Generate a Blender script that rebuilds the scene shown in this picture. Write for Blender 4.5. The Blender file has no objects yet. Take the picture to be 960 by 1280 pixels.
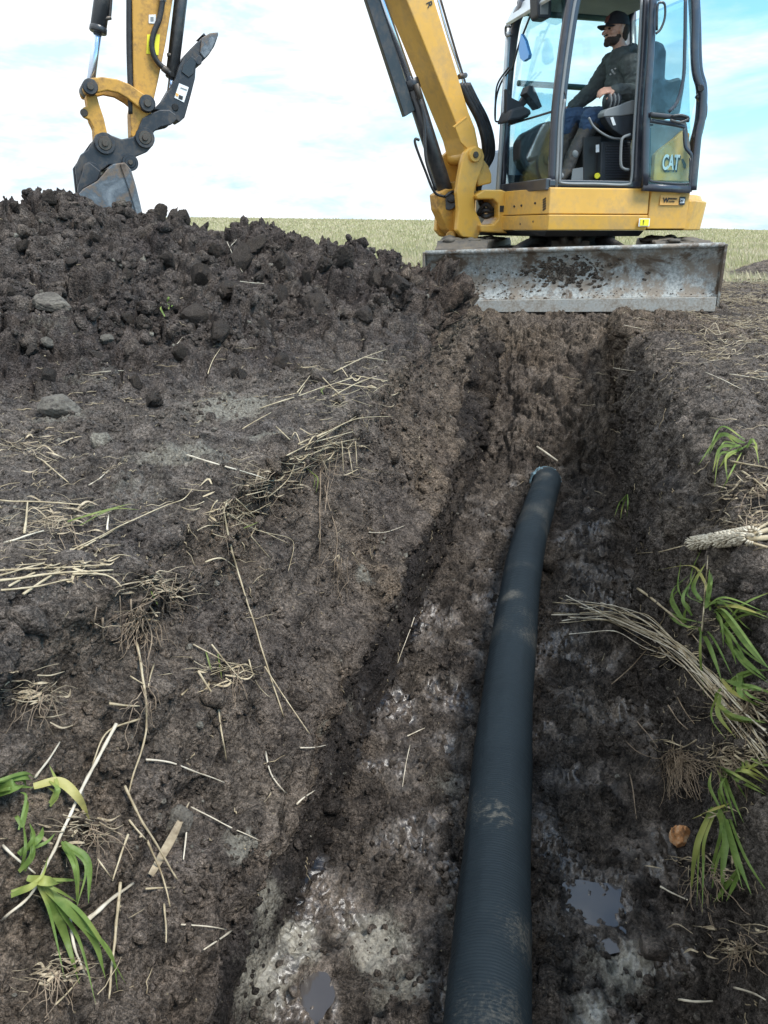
import bpy, bmesh, math, random
import numpy as np
from mathutils import Vector, Matrix
R = math.radians
random.seed(7)
rng = np.random.default_rng(11)
scene = bpy.context.scene
C = scene.collection

# ------------------------------------------------------------------ camera
CAM = np.array([0.0, 0.0, 1.5])
FPX = 961.0                      # focal length in pixels of the 960x1280 photograph
PITCH = math.atan(353.0 / FPX)
FW = np.array([0, math.cos(PITCH), -math.sin(PITCH)])
UP = np.array([0, math.sin(PITCH), math.cos(PITCH)])
RT = np.array([1.0, 0, 0])
cd = bpy.data.cameras.new('camera')
cam = bpy.data.objects.new('camera', cd)
C.objects.link(cam)
cam.location = CAM
cam.rotation_euler = (math.pi / 2 - PITCH, 0, 0)
cd.sensor_fit = 'VERTICAL'
cd.sensor_height = 24.0
cd.lens = FPX / 1280.0 * 24.0
cd.clip_start = 0.05
cd.clip_end = 3000
scene.camera = cam

def ray(px, py):
    return FW + RT * ((px - 480) / FPX) + UP * ((640 - py) / FPX)
def at_depth(px, py, d):
    return CAM + ray(px, py) * d
def project(P):
    v = np.asarray(P) - CAM
    dep = v @ FW
    return 480 + FPX * (v @ RT) / dep, 640 - FPX * (v @ UP) / dep, dep

class Plane:
    """vertical plane: origin o (x,y), horizontal direction d, normal n towards the trench"""
    def __init__(s, o, deg):
        a = R(deg)
        s.o = np.array([o[0], o[1], 0.0])
        s.d = np.array([-math.cos(a), -math.sin(a), 0])
        s.n = np.array([math.sin(a), -math.cos(a), 0])
    def px(s, x, y, off=0.0):            # photo pixel -> (t, z) on the plane shifted by off
        r = ray(x, y)
        k = ((s.o + s.n * off - CAM) @ s.n) / (r @ s.n)
        p = CAM + r * k
        return ((p - s.o) @ s.d, p[2])
    def w(s, t, z, off=0.0):
        p = s.o + s.d * t + s.n * off
        return Vector((p[0], p[1], z))
    def P(s, x, y, off=0.0):
        t, z = s.px(x, y, off)
        return s.w(t, z, off)

# ------------------------------------------------------------------ tags and linking
def tag(o, label=None, cat=None, group=None, kind=None):
    if label: o['label'] = label
    if cat: o['category'] = cat
    if group: o['group'] = group
    if kind: o['kind'] = kind
    return o
def empty(name, loc, rz=0):
    o = bpy.data.objects.new(name, None); C.objects.link(o)
    o.location = loc; o.rotation_euler = (0, 0, rz); o.empty_display_size = 0.1
    return o
def link(name, me, mat=None, parent=None, smooth=True):
    o = bpy.data.objects.new(name, me); C.objects.link(o)
    if mat is not None:
        for m in (mat if isinstance(mat, (list, tuple)) else [mat]): me.materials.append(m)
    if parent is not None:
        o.parent = parent
        m = Matrix.Identity(4); p = parent
        while p is not None:
            m = Matrix.LocRotScale(p.location, p.rotation_euler, p.scale) @ m; p = p.parent
        o['_w'] = 0
        del o['_w']
        me.transform(m.inverted())
    if smooth:
        me.polygons.foreach_set('use_smooth', [True] * len(me.polygons))
    return o
def mesh_np(name, V, F, smooth=True):
    """V (n,3) float, F (m,k) int -> mesh"""
    me = bpy.data.meshes.new(name)
    V = np.asarray(V, dtype=np.float32); F = np.asarray(F, dtype=np.int32)
    n, k = F.shape
    me.vertices.add(len(V)); me.vertices.foreach_set('co', V.ravel())
    me.loops.add(n * k); me.loops.foreach_set('vertex_index', F.ravel())
    me.polygons.add(n)
    me.polygons.foreach_set('loop_start', np.arange(0, n * k, k, dtype=np.int32))
    me.polygons.foreach_set('loop_total', np.full(n, k, dtype=np.int32))
    me.polygons.foreach_set('use_smooth', np.full(n, smooth, dtype=bool))
    me.update(calc_edges=True)
    return me

# ------------------------------------------------------------------ numpy noise
_perm = np.random.default_rng(3).permutation(256).astype(np.int32)
_perm = np.concatenate([_perm, _perm])
_g = np.random.default_rng(5).normal(size=(256, 3)).astype(np.float32)
_g /= np.linalg.norm(_g, axis=1)[:, None]
def pnoise(P):
    P = np.asarray(P, dtype=np.float32)
    out = np.empty(len(P), dtype=np.float32)
    CH = 400000
    for a in range(0, len(P), CH):
        p = P[a:a + CH]
        i = np.floor(p); f = p - i; i = i.astype(np.int32) & 255
        u = f * f * f * (f * (f * 6 - 15) + 10)
        r = 0
        for dx in (0, 1):
            wx = u[:, 0] if dx else 1 - u[:, 0]
            hx = _perm[(i[:, 0] + dx) & 255]
            for dy in (0, 1):
                wy = u[:, 1] if dy else 1 - u[:, 1]
                hy = _perm[hx + ((i[:, 1] + dy) & 255)]
                for dz in (0, 1):
                    wz = u[:, 2] if dz else 1 - u[:, 2]
                    h = _perm[hy + ((i[:, 2] + dz) & 255)]
                    g = _g[h]
                    r = r + wx * wy * wz * (g[:, 0] * (f[:, 0] - dx) + g[:, 1] * (f[:, 1] - dy) + g[:, 2] * (f[:, 2] - dz))
        out[a:a + CH] = r * 1.6
    return out
def fbm(P, sc, octv=3, gain=.5, lac=2.1, off=0.0):
    P = np.asarray(P, dtype=np.float32)
    r = 0; a = 1.0
    for k in range(octv):
        r = r + a * pnoise(P * sc + (off + 17.3 * k)); sc *= lac; a *= gain
    return r
def billow(P, sc, octv=3, gain=.5, off=0.0):
    r = 0; a = 1.0; t = 0
    for k in range(octv):
        r = r + a * (1 - 2.2 * np.abs(pnoise(P * sc + (off + 9.1 * k)))); t += a; sc *= 2.2; a *= gain
    return r / t
def sstep(a, b, x):
    t = np.clip((x - a) / (b - a), 0, 1)
    return t * t * (3 - 2 * t)

# ------------------------------------------------------------------ materials
def new_mat(name):
    m = bpy.data.materials.new(name); m.use_nodes = True
    nt = m.node_tree
    return m, nt, nt.nodes['Principled BSDF']
def N(nt, typ, **kw):
    n = nt.nodes.new(typ)
    for k, v in kw.items():
        if k.startswith('i_'):
            key = k[2:]
            key = int(key) if key.isdigit() else key.replace('_', ' ')
            n.inputs[key].default_value = v
        else: setattr(n, k, v)
    return n
def ramp(nt, fac, stops):
    r = nt.nodes.new('ShaderNodeValToRGB')
    nt.links.new(fac, r.inputs[0])
    e = r.color_ramp.elements
    while len(e) > 1: e.remove(e[-1])
    e[0].position = stops[0][0]; c = stops[0][1]; e[0].color = (*c, 1) if len(c) == 3 else c
    for p, c in stops[1:]:
        x = e.new(p); x.color = (*c, 1) if len(c) == 3 else c
    return r.outputs[0]
def g3(v): return (v, v, v)
def mixc(nt, fac, a, b, blend='MIX'):
    m = nt.nodes.new('ShaderNodeMix'); m.data_type = 'RGBA'; m.blend_type = blend
    for s, v in ((m.inputs[0], fac), (m.inputs[6], a), (m.inputs[7], b)):
        if hasattr(v, 'links'): nt.links.new(v, s)
        elif isinstance(v, (int, float)): s.default_value = v
        else: s.default_value = (*v, 1)
    return m.outputs[2]
def mth(nt, op, a, b=0.0, clamp=False):
    m = nt.nodes.new('ShaderNodeMath'); m.operation = op; m.use_clamp = clamp
    for s, v in ((m.inputs[0], a), (m.inputs[1], b)):
        if hasattr(v, 'links'): nt.links.new(v, s)
        else: s.default_value = v
    return m.outputs[0]
def noise(nt, vec, scale, detail=4, rough=.55, dist=0.0):
    n = N(nt, 'ShaderNodeTexNoise'); n.inputs['Scale'].default_value = scale
    n.inputs['Detail'].default_value = detail; n.inputs['Roughness'].default_value = rough
    n.inputs['Distortion'].default_value = dist
    nt.links.new(vec, n.inputs['Vector']); return n.outputs[0]
def voro(nt, vec, scale, feature='F1', out=0):
    n = N(nt, 'ShaderNodeTexVoronoi'); n.feature = feature; n.inputs['Scale'].default_value = scale
    nt.links.new(vec, n.inputs['Vector']); return n.outputs[out]
def bump(nt, h, strength=.5, dist=.01, normal=None):
    b = N(nt, 'ShaderNodeBump'); b.inputs['Strength'].default_value = strength
    b.inputs['Distance'].default_value = dist
    nt.links.new(h, b.inputs['Height'])
    if normal is not None: nt.links.new(normal, b.inputs['Normal'])
    return b.outputs[0]
def objco(nt):
    return N(nt, 'ShaderNodeTexCoord').outputs['Object']
def attr(nt, name):
    n = N(nt, 'ShaderNodeAttribute'); n.attribute_name = name
    return n.outputs['Fac']

def mat_plain(name, col, rough=.5, metal=0.0, var=.12, sc=8.0, dirt=0.0, dirt_col=(.07, .055, .04), bmp=.0, coat=0.0, spec=.5):
    """paint / rubber / steel with uneven tone, grime and roughness"""
    m, nt, b = new_mat(name)
    co = objco(nt)
    n1 = noise(nt, co, sc, 5, .6)
    n2 = noise(nt, co, sc * 6, 4, .65)
    c = mixc(nt, ramp(nt, n1, [(.3, g3(0)), (.7, g3(1))]), tuple(x * (1 - var) for x in col), tuple(min(1, x * (1 + var)) for x in col))
    if dirt > 0:
        k = mth(nt, 'ADD', mth(nt, 'MULTIPLY', n1, .6), mth(nt, 'MULTIPLY', n2, .4))
        f = ramp(nt, k, [(.56 - .18 * dirt, g3(0)), (.66 - .06 * dirt, g3(min(1, .5 + dirt * .5)))])
        c = mixc(nt, f, c, dirt_col)
        rr = mixc(nt, f, g3(rough), g3(.85))
        nt.links.new(rr, b.inputs['Roughness'])
    else:
        nt.links.new(mth(nt, 'ADD', rough - .08, mth(nt, 'MULTIPLY', n2, .16)), b.inputs['Roughness'])
    nt.links.new(c, b.inputs['Base Color'])
    b.inputs['Metallic'].default_value = metal
    b.inputs['Specular IOR Level'].default_value = spec
    b.inputs['Coat Weight'].default_value = coat
    if bmp > 0: nt.links.new(bump(nt, n2, bmp, .004), b.inputs['Normal'])
    return m

def soil_material():
    m, nt, b = new_mat('soil')
    co = objco(nt)
    big = noise(nt, co, 2.3, 4, .6)
    mid = noise(nt, co, 16, 6, .65, .3)
    fine = noise(nt, co, 110, 5, .7)
    vf = noise(nt, co, 420, 3, .6)
    # dark humus to mid brown
    c = mixc(nt, ramp(nt, mid, [(.36, g3(0)), (.66, g3(1))]), (.064, .055, .047), (.245, .206, .170))
    c = mixc(nt, ramp(nt, big, [(.35, g3(0)), (.65, g3(1))]), c, mixc(nt, 1.0, c, (.72, .73, .78), 'MULTIPLY'))
    brown = attr(nt, 'brown')
    c = mixc(nt, attr(nt, 'dark'), c, mixc(nt, 1.0, c, (.60, .58, .60), 'MULTIPLY'))
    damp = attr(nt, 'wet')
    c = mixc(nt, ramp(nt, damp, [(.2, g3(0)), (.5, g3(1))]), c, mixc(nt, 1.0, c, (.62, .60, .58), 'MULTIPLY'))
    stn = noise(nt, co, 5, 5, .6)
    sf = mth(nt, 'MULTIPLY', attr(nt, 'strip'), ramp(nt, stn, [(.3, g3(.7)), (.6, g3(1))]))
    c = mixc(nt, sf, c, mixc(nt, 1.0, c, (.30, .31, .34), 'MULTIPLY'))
    c = mixc(nt, brown, c, mixc(nt, 1.0, c, (1.10, 1.01, .90), 'MULTIPLY'))
    c = mixc(nt, ramp(nt, fine, [(.36, g3(0)), (.66, g3(1))]), mixc(nt, 1.0, c, g3(.34), 'MULTIPLY'), mixc(nt, 1.0, c, g3(1.75), 'MULTIPLY'))
    c = mixc(nt, ramp(nt, vf, [(.40, g3(0)), (.62, g3(1))]), mixc(nt, 1.0, c, g3(.6), 'MULTIPLY'), mixc(nt, 1.0, c, g3(1.3), 'MULTIPLY'))
    # grey clay smears
    clay = attr(nt, 'clay')
    cn = noise(nt, co, 26, 8, .8, .6)
    cf = ramp(nt, mth(nt, 'ADD', mth(nt, 'MULTIPLY', clay, .62), mth(nt, 'MULTIPLY', cn, 1.0)), [(.74, g3(0)), (1.0, g3(.9))])
    ccol = mixc(nt, ramp(nt, fine, [(.3, g3(0)), (.7, g3(1))]), (.11, .098, .080), (.40, .375, .31))
    c = mixc(nt, cf, c, ccol)
    # pale specks: chaff, grit
    vd = voro(nt, co, 95)
    vc = N(nt, 'ShaderNodeTexVoronoi'); vc.inputs['Scale'].default_value = 95; nt.links.new(co, vc.inputs['Vector'])
    sep = N(nt, 'ShaderNodeSeparateColor'); nt.links.new(vc.outputs['Color'], sep.inputs[0])
    pick = ramp(nt, sep.outputs[0], [(.93, g3(0)), (.95, g3(1))])
    dot = ramp(nt, vd, [(.14, g3(1)), (.24, g3(0))])
    sp = mth(nt, 'MULTIPLY', pick, dot)
    c = mixc(nt, mth(nt, 'MULTIPLY', sp, .8), c, (.30, .25, .17))
    # field: dry stubble and green
    fld = attr(nt, 'field')
    fn = noise(nt, co, .5, 5, .6)
    fc = mixc(nt, ramp(nt, fn, [(.35, g3(0)), (.62, g3(1))]), (.44, .39, .25), (.33, .34, .18))
    fn2 = noise(nt, co, 9, 6, .8)
    fc = mixc(nt, ramp(nt, fn2, [(.35, g3(0)), (.65, g3(1))]), mixc(nt, 1.0, fc, g3(.62), 'MULTIPLY'), fc)
    c = mixc(nt, fld, c, fc)
    nt.links.new(c, b.inputs['Base Color'])
    wet = attr(nt, 'wet')
    wn = noise(nt, co, 5, 3, .5)
    wf = ramp(nt, mth(nt, 'ADD', mth(nt, 'MULTIPLY', wet, .5), mth(nt, 'MULTIPLY', wn, .8)), [(.66, g3(0)), (.78, g3(1))])
    ro = mixc(nt, wf, g3(.86), g3(.22))
    nt.links.new(ro, b.inputs['Roughness'])
    nt.links.new(mth(nt, 'ADD', .12, mth(nt, 'MULTIPLY', wf, .35)), b.inputs['Specular IOR Level'])
    vb = voro(nt, co, 130)
    h = mth(nt, 'ADD', mth(nt, 'MULTIPLY', fine, 1.0), mth(nt, 'MULTIPLY', vf, .35))
    h = mth(nt, 'SUBTRACT', h, mth(nt, 'MULTIPLY', vb, .5))
    h = mth(nt, 'ADD', h, mth(nt, 'MULTIPLY', mid, 1.6))
    st = mth(nt, 'MULTIPLY', mth(nt, 'SUBTRACT', 1.0, mth(nt, 'MULTIPLY', wf, .86)), .95)
    bn = N(nt, 'ShaderNodeBump'); bn.inputs['Distance'].default_value = .02
    nt.links.new(st, bn.inputs['Strength']); nt.links.new(h, bn.inputs['Height'])
    nt.links.new(bn.outputs[0], b.inputs['Normal'])
    return m
M = {}
M['soil'] = soil_material()
# ================================================================== TERRAIN (one sheet, trench swept into it)
ES = np.array([.2334, .9724]); EQ = np.array([.9724, -.2334]); TO = np.array([-.07, 0.0])
def sq2xy(s, q): return TO[0] + s * ES[0] + q * EQ[0], TO[1] + s * ES[1] + q * EQ[1]
def xy2sq(x, y):
    dx = x - TO[0]; dy = y - TO[1]
    return dx * ES[0] + dy * ES[1], dx * EQ[0] + dy * EQ[1]
GZ = .88
crest_px = [(-520, 275, 4.2), (-330, 262, 4.3), (-150, 262, 4.7), (0, 268, 5.0), (60, 258, 5.2), (130, 272, 5.5), (200, 278, 5.6), (240, 300, 5.6),
            (300, 305, 5.5), (345, 305, 5.5), (372, 326, 5.4), (430, 320, 5.5), (474, 344, 5.5), (498, 372, 5.6), (512, 392, 5.75)]
crest = np.array([at_depth(*c) for c in crest_px])
def pile(x, y):
    sh = x.shape; x = x.ravel(); y = y.ravel(); ok = (np.abs(x) < 12) & (y > -4) & (y < 14); h = np.full(x.shape, -9.0)
    h[ok] = pile_(x[ok], y[ok]); return h.reshape(sh)
def pile_(x, y):
    h = np.full(x.shape, -9.0)
    for a, b in zip(crest[:-1], crest[1:]):
        d = b[:2] - a[:2]; L2 = d @ d
        t = np.clip(((x - a[0]) * d[0] + (y - a[1]) * d[1]) / L2, 0, 1)
        cx = a[0] + d[0] * t; cy = a[1] + d[1] * t; cz = a[2] + (b[2] - a[2]) * t
        dist = np.hypot(x - cx, y - cy)
        behind = sstep(-.1, .3, y - cy)
        sl = .31 + .28 * behind
        hh = cz - sl * (np.sqrt(dist ** 2 + .05 ** 2) - .05)
        h = np.maximum(h, hh)
    return h
def ground_h(x, y):
    r = x / np.maximum(y, 1.0)
    rise = np.interp(r, [-.6, -.224, .068, .468, .9], [3.4, 3.1, 2.5, .45, .2])
    g = GZ + rise * sstep(25, 190, y)
    sp_, qp_ = xy2sq(x, y)
    p = pile(x, y) - .40 * sstep(5.6, 6.15, sp_) * sstep(-1.9, -1.3, qp_) * sstep(9, 7, sp_)
    k = .07                                    # smooth maximum at the toe of the heap
    d = p - g
    g = np.where(d > k, p, np.where(d < -k, g, g + (d + k) ** 2 / (4 * k)))
    s, q = xy2sq(x, y)
    # small heap far right, slight berm along the right edge
    g = g + .25 * np.exp(-(((x - 5.45) / .5) ** 2 + ((y - 11.2) / .5) ** 2))
    g = g + .05 * np.exp(-((q - .95) / .3) ** 2) * sstep(5.5, 4.0, s)
    g = g - .10 * sstep(-.75, -.62, q) * sstep(.2, -.2, q) * sstep(1.2, .5, s) 
    return g

# cross-section nodes (q, w): w=0 floor, w=1 ground level
nodes = [(-1.6, 1), (-.86, 1), (-.77, .97), (-.715, .87), (-.62, .64), (-.565, .50), (-.54, .455), (-.484, .430), (-.470, .39), (-.452, .10), (-.446, .0), (0, 0), (.415, 0), (.435, .08),
         (.46, .4), (.49, .75), (.53, .93), (.60, 1), (1.6, 1)]
nq = np.array([n[0] for n in nodes]); nw = np.array([n[1] for n in nodes])
arc = np.concatenate([[0], np.cumsum(np.hypot(np.diff(nq), np.diff(nw) * .88))])
ta = np.arange(0, arc[-1], .0048)
q0 = np.interp(ta, arc, nq); w0 = np.interp(ta, arc, nw)
# round the nodes
kern = np.hanning(7); kern /= kern.sum()
qp = np.pad(q0, 3, mode='edge'); wp = np.pad(w0, 3, mode='edge')
q0[20:-20] = np.convolve(qp, kern, 'valid')[20:-20]; w0[20:-20] = np.convolve(wp, kern, 'valid')[20:-20]
def grow(start, step, g1, lim1, g2, lim):
    o = []; x = start; st = step
    while x < lim:
        st *= g1 if x < lim1 else g2
        x += st; o.append(x)
    return np.array(o)
rq = grow(q0[-1], .005, 1.008, 4.0, 1.09, 320)
lq = grow(1.6, .005, 1.0032, 4.8, 1.09, 320)
q_all = np.concatenate([-lq[::-1], q0, rq])
w_all = np.concatenate([np.ones(len(lq)), w0, np.ones(len(rq))])
ss = [-1.6]
while ss[-1] < .35: ss.append(ss[-1] + .03)
while ss[-1] < 6.6: ss.append(ss[-1] + min(.0038 * max(.95, ss[-1]), .0108))
while ss[-1] < 8: ss.append(ss[-1] + .03)
st = .03
while ss[-1] < 420:
    st *= 1.045; ss.append(ss[-1] + st)
s_all = np.array(ss)
S, Q = np.meshgrid(s_all, q_all, indexing='ij')
W = np.broadcast_to(w_all, S.shape).copy()
nr, nc = S.shape
# wandering edges
Pn = np.stack([S.ravel(), np.zeros(S.size), W.ravel()], 1)
side = np.sign(Q)
nearw = np.exp(-(np.maximum(0, np.abs(Q) - .55) / .35) ** 2) * sstep(.15, .4, np.abs(Q))
wl = fbm(np.stack([S.ravel(), side.ravel() * 7.7, W.ravel() * .5], 1), 1.3, 3).reshape(S.shape)
Qw = Q + nearw * (.075 * wl * (.22 + .78 * W))
# trench closes towards the machine
close = sstep(4.2, 6.2, S)
Qw = Qw + (-side) * nearw * .10 * close * W
X, Y = sq2xy(S, Qw)
G = ground_h(X, Y)
zf = np.interp(S, [0, 4.45, 4.75, 5.0, 5.25, 5.55, 5.9, 6.3, 6.5], [0, .0, -.02, .02, .24, .47, .66, .82, GZ - .02]) 
zf = zf + .03 * np.sin(S * 1.7 + 1)
Z = zf * (1 - W) + G * W
# vanish trench beyond the blade and behind the camera stays open
# berm/undercut lumps on floor sides
onfloor = (1 - sstep(0, .12, W)) * sstep(6.4, 5.2, S)
Z = Z + onfloor * .035 * np.exp(-((np.abs(Q) - .44) / .07) ** 2)
B = np.stack([X, Y, Z], -1)
du = np.gradient(B, axis=0); dv = np.gradient(B, axis=1)
Nn = np.cross(dv, du); Nn /= np.linalg.norm(Nn, axis=-1)[..., None] + 1e-9
Nn[Nn[..., 2] < -.3] *= -1
B = B.reshape(-1, 3); Nn = Nn.reshape(-1, 3)
x, y, z = B.T
s_, q_ = S.ravel(), Q.ravel(); w_ = W.ravel()
dist = np.sqrt(((B - CAM) ** 2).sum(1))
near = sstep(16, 6, dist)
pileness = sstep(.02, .18, (G.ravel() - GZ)) * (x < 4) + (x > 4) * sstep(.03, .1, (G.ravel() - GZ))
pileness = pileness * sstep(14, 9, y) * (w_ > .99)
pile2 = sstep(-.2, .06, pile(x, y) - GZ) * (w_ > .9) * sstep(14, 9, y) * (1 - .8 * sstep(5.6, 6.1, s_) * sstep(-1.9, -1.3, q_))
wallL = (q_ < 0) * sstep(.04, .2, w_) * sstep(1.0, .93, w_)
wallR = (q_ > 0) * sstep(.04, .2, w_) * sstep(1.0, .93, w_)
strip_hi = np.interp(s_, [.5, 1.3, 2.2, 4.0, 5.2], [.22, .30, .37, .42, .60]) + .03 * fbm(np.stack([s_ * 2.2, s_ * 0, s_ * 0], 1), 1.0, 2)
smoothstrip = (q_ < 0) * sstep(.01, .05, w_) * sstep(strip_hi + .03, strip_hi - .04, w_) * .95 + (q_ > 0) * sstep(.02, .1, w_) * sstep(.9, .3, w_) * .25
rightbank = (q_ > .5) * 1.0
def worley(P_, sc, seed=0, rnd=.9):
    """cellular blocks: returns edge distance F2-F1, per-cell random numbers and the offset to the cell centre"""
    p = (P_ * sc).astype(np.float32); i0 = np.floor(p).astype(np.int32); f1 = np.full(len(p), 9., np.float32); f2 = f1.copy()
    off = np.zeros((len(p), 3), np.float32); hid = np.zeros(len(p), np.int32)
    for dx in (-1, 0, 1):
        for dy in (-1, 0, 1):
            for dz in (-1, 0, 1):
                c_ = i0 + np.array([dx, dy, dz], np.int32)
                h_ = _perm[(_perm[(_perm[(c_[:, 0] + seed) & 255] + c_[:, 1]) & 255] + c_[:, 2]) & 255]
                ctr = c_ + .5 + rnd * .5 * _g[h_] * 1.4
                dv_ = p - ctr; d2 = (dv_ ** 2).sum(1)
                nb_ = d2 < f1
                f2 = np.where(nb_, f1, np.minimum(f2, d2)); f1 = np.where(nb_, d2, f1)
                off[nb_] = dv_[nb_]; hid[nb_] = h_[nb_]
    return np.sqrt(f2) - np.sqrt(f1), hid, off
def blocks(P_, sc, seed):
    wp_ = P_ + (.22 / sc) * np.stack([fbm(P_, sc * 1.3, 2, off=seed), fbm(P_, sc * 1.3, 2, off=seed + 4), fbm(P_, sc * 1.3, 2, off=seed + 8)], 1)
    e_, h_, o_ = worley(wp_, sc, seed)
    tilt = _g[(h_ * 7 + 3) & 255]; hgt = ((h_ * 37) & 255) / 255.0
    return (.55 * hgt + .9 * (o_ * tilt).sum(1)) * sstep(0, .16, e_) - .35 * (1 - sstep(0, .10, e_))
n_big = fbm(B, 2.6, 2, off=3.1)
n_mid = fbm(B, 9.0, 3, .55, off=1.7)
n_bil = billow(B + .03 * np.stack([n_mid, n_big, n_mid], 1), 11.0, 3, .6, off=5.2)
n_bil2 = billow(B, 4.6, 3, .55, off=2.2)
n_fin = billow(B, 42.0, 3, .62, off=8.8)
n_grain = fbm(B, 105.0, 2, .6, off=4.4)
patch = sstep(-.25, .35, fbm(B, 1.9, 2, off=12.0))
amp = near * (1 - .55 * smoothstrip)
disp = amp * (.022 * n_big + .018 * n_mid + (.014 + .004 * pileness) * n_bil * (.4 + .9 * patch)
              + (.0065 + .006 * pile2 + .003 * (w_ < .05)) * n_fin * (.5 + .8 * patch) + .0026 * n_grain)
disp += near * pile2 * (.040 * n_bil2 + .04 * n_big)
sel = np.nonzero((near > .05) & ((w_ < .995) | (np.abs(q_) < 4)) & (s_ > .2) & (x > -4.2))[0]
blk1 = np.zeros(len(B)); blk2 = np.zeros(len(B)); blk3 = np.zeros(len(B))
back = sstep(4.5, 5.0, s_) * sstep(6.6, 6.1, s_) * (np.abs(q_) < .9)
sp = sel[(pile2[sel] > .02) | (back[sel] > .02)]
blk1[sp] = blocks(B[sp], 5.2, 11); blk2[sel] = blocks(B[sel], 13.0, 23); blk3[sel] = blocks(B[sel], 33.0, 31)
disp += near * (pile2 * (.105 * blk1 + .020 * blk2 + .006 * blk3)
                + (1 - pile2) * (1 - .9 * smoothstrip) * (1 - .55 * wallL * (w_ < .8)) * (.016 * blk2 * sstep(-.3, .5, n_big + .2) + .0065 * blk3 * (.5 + patch)))
disp += near * back * (.050 * blk1 + .022 * blk2)
qpipe = np.interp(s_, [0, 1.1, 2.1, 3.3, 3.9, 4.5], [-.03, .02, .0, .045, .07, .09])
disp += near * (w_ < .05) * .035 * np.exp(-((np.abs(q_ - qpipe) - .10) / .035) ** 2) * sstep(-.3, .6, fbm(B, 6.0, 2, off=61)) * (s_ < 4.7)
disp += near * (w_ < .06) * (.016 * n_bil + .02 * n_mid)
disp += near * wallR * (.018 * n_bil2 + .012 * n_bil)
# ledges and hollows under the turf edge of the left wall
disp += near * (q_ < 0) * np.exp(-((w_ - .955) / .03) ** 2) * .022 * (1 + n_mid) - near * (q_ < 0) * np.exp(-((w_ - .82) / .07) ** 2) * .034 * (.4 + sstep(-.3, .4, n_big))
disp += near * wallL * (.030 * fbm(B * np.array([1, 1, 2.2]), 4.5, 3, .55, off=21.) - .012 * np.abs(pnoise(B * np.array([5, 5, 26.]) + 3)) * sstep(.4, .8, w_))
# dug-bucket streaks on the steep lower wall
disp += near * smoothstrip * .006 * pnoise(np.stack([s_ * 55, z * 4, q_ * 3], 1))
# clumpy right bank lumps at the frame edge
disp += near * (q_ > .47) * sstep(.35, .9, w_) * sstep(3.6, 2.0, s_) * (.05 * billow(B, 6.5, 3, .6, off=31) )
# stubble rows out in the field
field = sstep(9.3, 10.6, y + .5 * fbm(np.stack([x, y, x * 0], 1), .8, 2)) * ((w_ > .9) | (s_ > 8))
heapR = np.exp(-(((x - 5.45) / .7) ** 2 + ((y - 11.2) / .7) ** 2))
field = field * (1 - sstep(.25, .6, heapR))
field = field * (1 - sstep(-.03, .05, pile(x, y) - GZ) * (y < 12))
disp += (1 - near) * .012 * n_mid * sstep(60, 30, dist)
P = B + Nn * disp[:, None].astype(float)

# puddles: carve hollows (x, y, radius)
puds = []
def base_hit(px, py, zz=0.0):
    r = ray(px, py); k = (zz - CAM[2]) / r[2]; return CAM + r * k
for (px, py, rx, ry, lev) in ((745, 1135, .060, .045, .012), (388, 1252, .020, .030, .010), (640+95, 1215, .0, .0, 0)):
    if rx == 0: continue
    c = base_hit(px, py, .01); puds.append((c[0], c[1], rx, ry, lev))
    e = ((P[:, 0] - c[0]) / (rx * 1.25)) ** 2 + ((P[:, 1] - c[1]) / (ry * 1.25)) ** 2
    wgt = np.exp(-e ** 1.3) * (w_ < .08)
    lev = float(np.percentile(P[(e < 4) & (w_ < .08), 2], 24)); puds[-1] = (c[0], c[1], rx, ry, lev)
    P[:, 2] = P[:, 2] * (1 - wgt) + (lev - .013 + .016 * n_mid + .008 * n_bil) * wgt

# masks
def blobs(lst):
    o = np.zeros(len(P))
    for (px, py, rad, st) in lst:
        i = pick(px, py); c = P[i]
        o = np.maximum(o, st * np.exp(-(((P - c) ** 2).sum(1)) / rad ** 2))
    return o
# depth buffer of the finished terrain: photo pixel -> vertex
zx, zy, zd = project(P)
BIN = 3
gw, gh = 960 // BIN + 1, 1280 // BIN + 1
vis = (zd > .2) & (zx >= 0) & (zx < 960) & (zy >= 0) & (zy < 1280)
ids = np.nonzero(vis)[0]
bx = (zx[ids] / BIN).astype(int); by = (zy[ids] / BIN).astype(int)
key = by * gw + bx
order = np.lexsort((zd[ids], key))
kk = key[order]; first = np.concatenate([[True], kk[1:] != kk[:-1]])
zbuf = np.full(gw * gh, -1, dtype=np.int64); zbuf[kk[first]] = ids[order][first]
zbuf = zbuf.reshape(gh, gw)
def pick(px, py):
    """index of the terrain vertex seen at a photo pixel"""
    bx, by = int(px // BIN), int(py // BIN)
    for r in range(0, 12):
        y0, y1, x0, x1 = max(0, by - r), min(gh, by + r + 1), max(0, bx - r), min(gw, bx + r + 1)
        if y1 <= y0 or x1 <= x0: continue
        w = zbuf[y0:y1, x0:x1]; w = w[w >= 0]
        if len(w): return int(w[np.argmin(zd[w])]) if r else int(w[0])
    k = np.hypot(zx - px, zy - py) + (zd < .2) * 1e6
    return int(np.argmin(k))
def hit(px, py, lift=0.0):
    """terrain point under a photo pixel, lifted along the surface normal"""
    i = pick(px, py)
    r = ray(px, py)
    p = CAM + r * zd[i]
    n = Nn[i]
    return Vector(p + n * lift), Vector(n)
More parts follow.
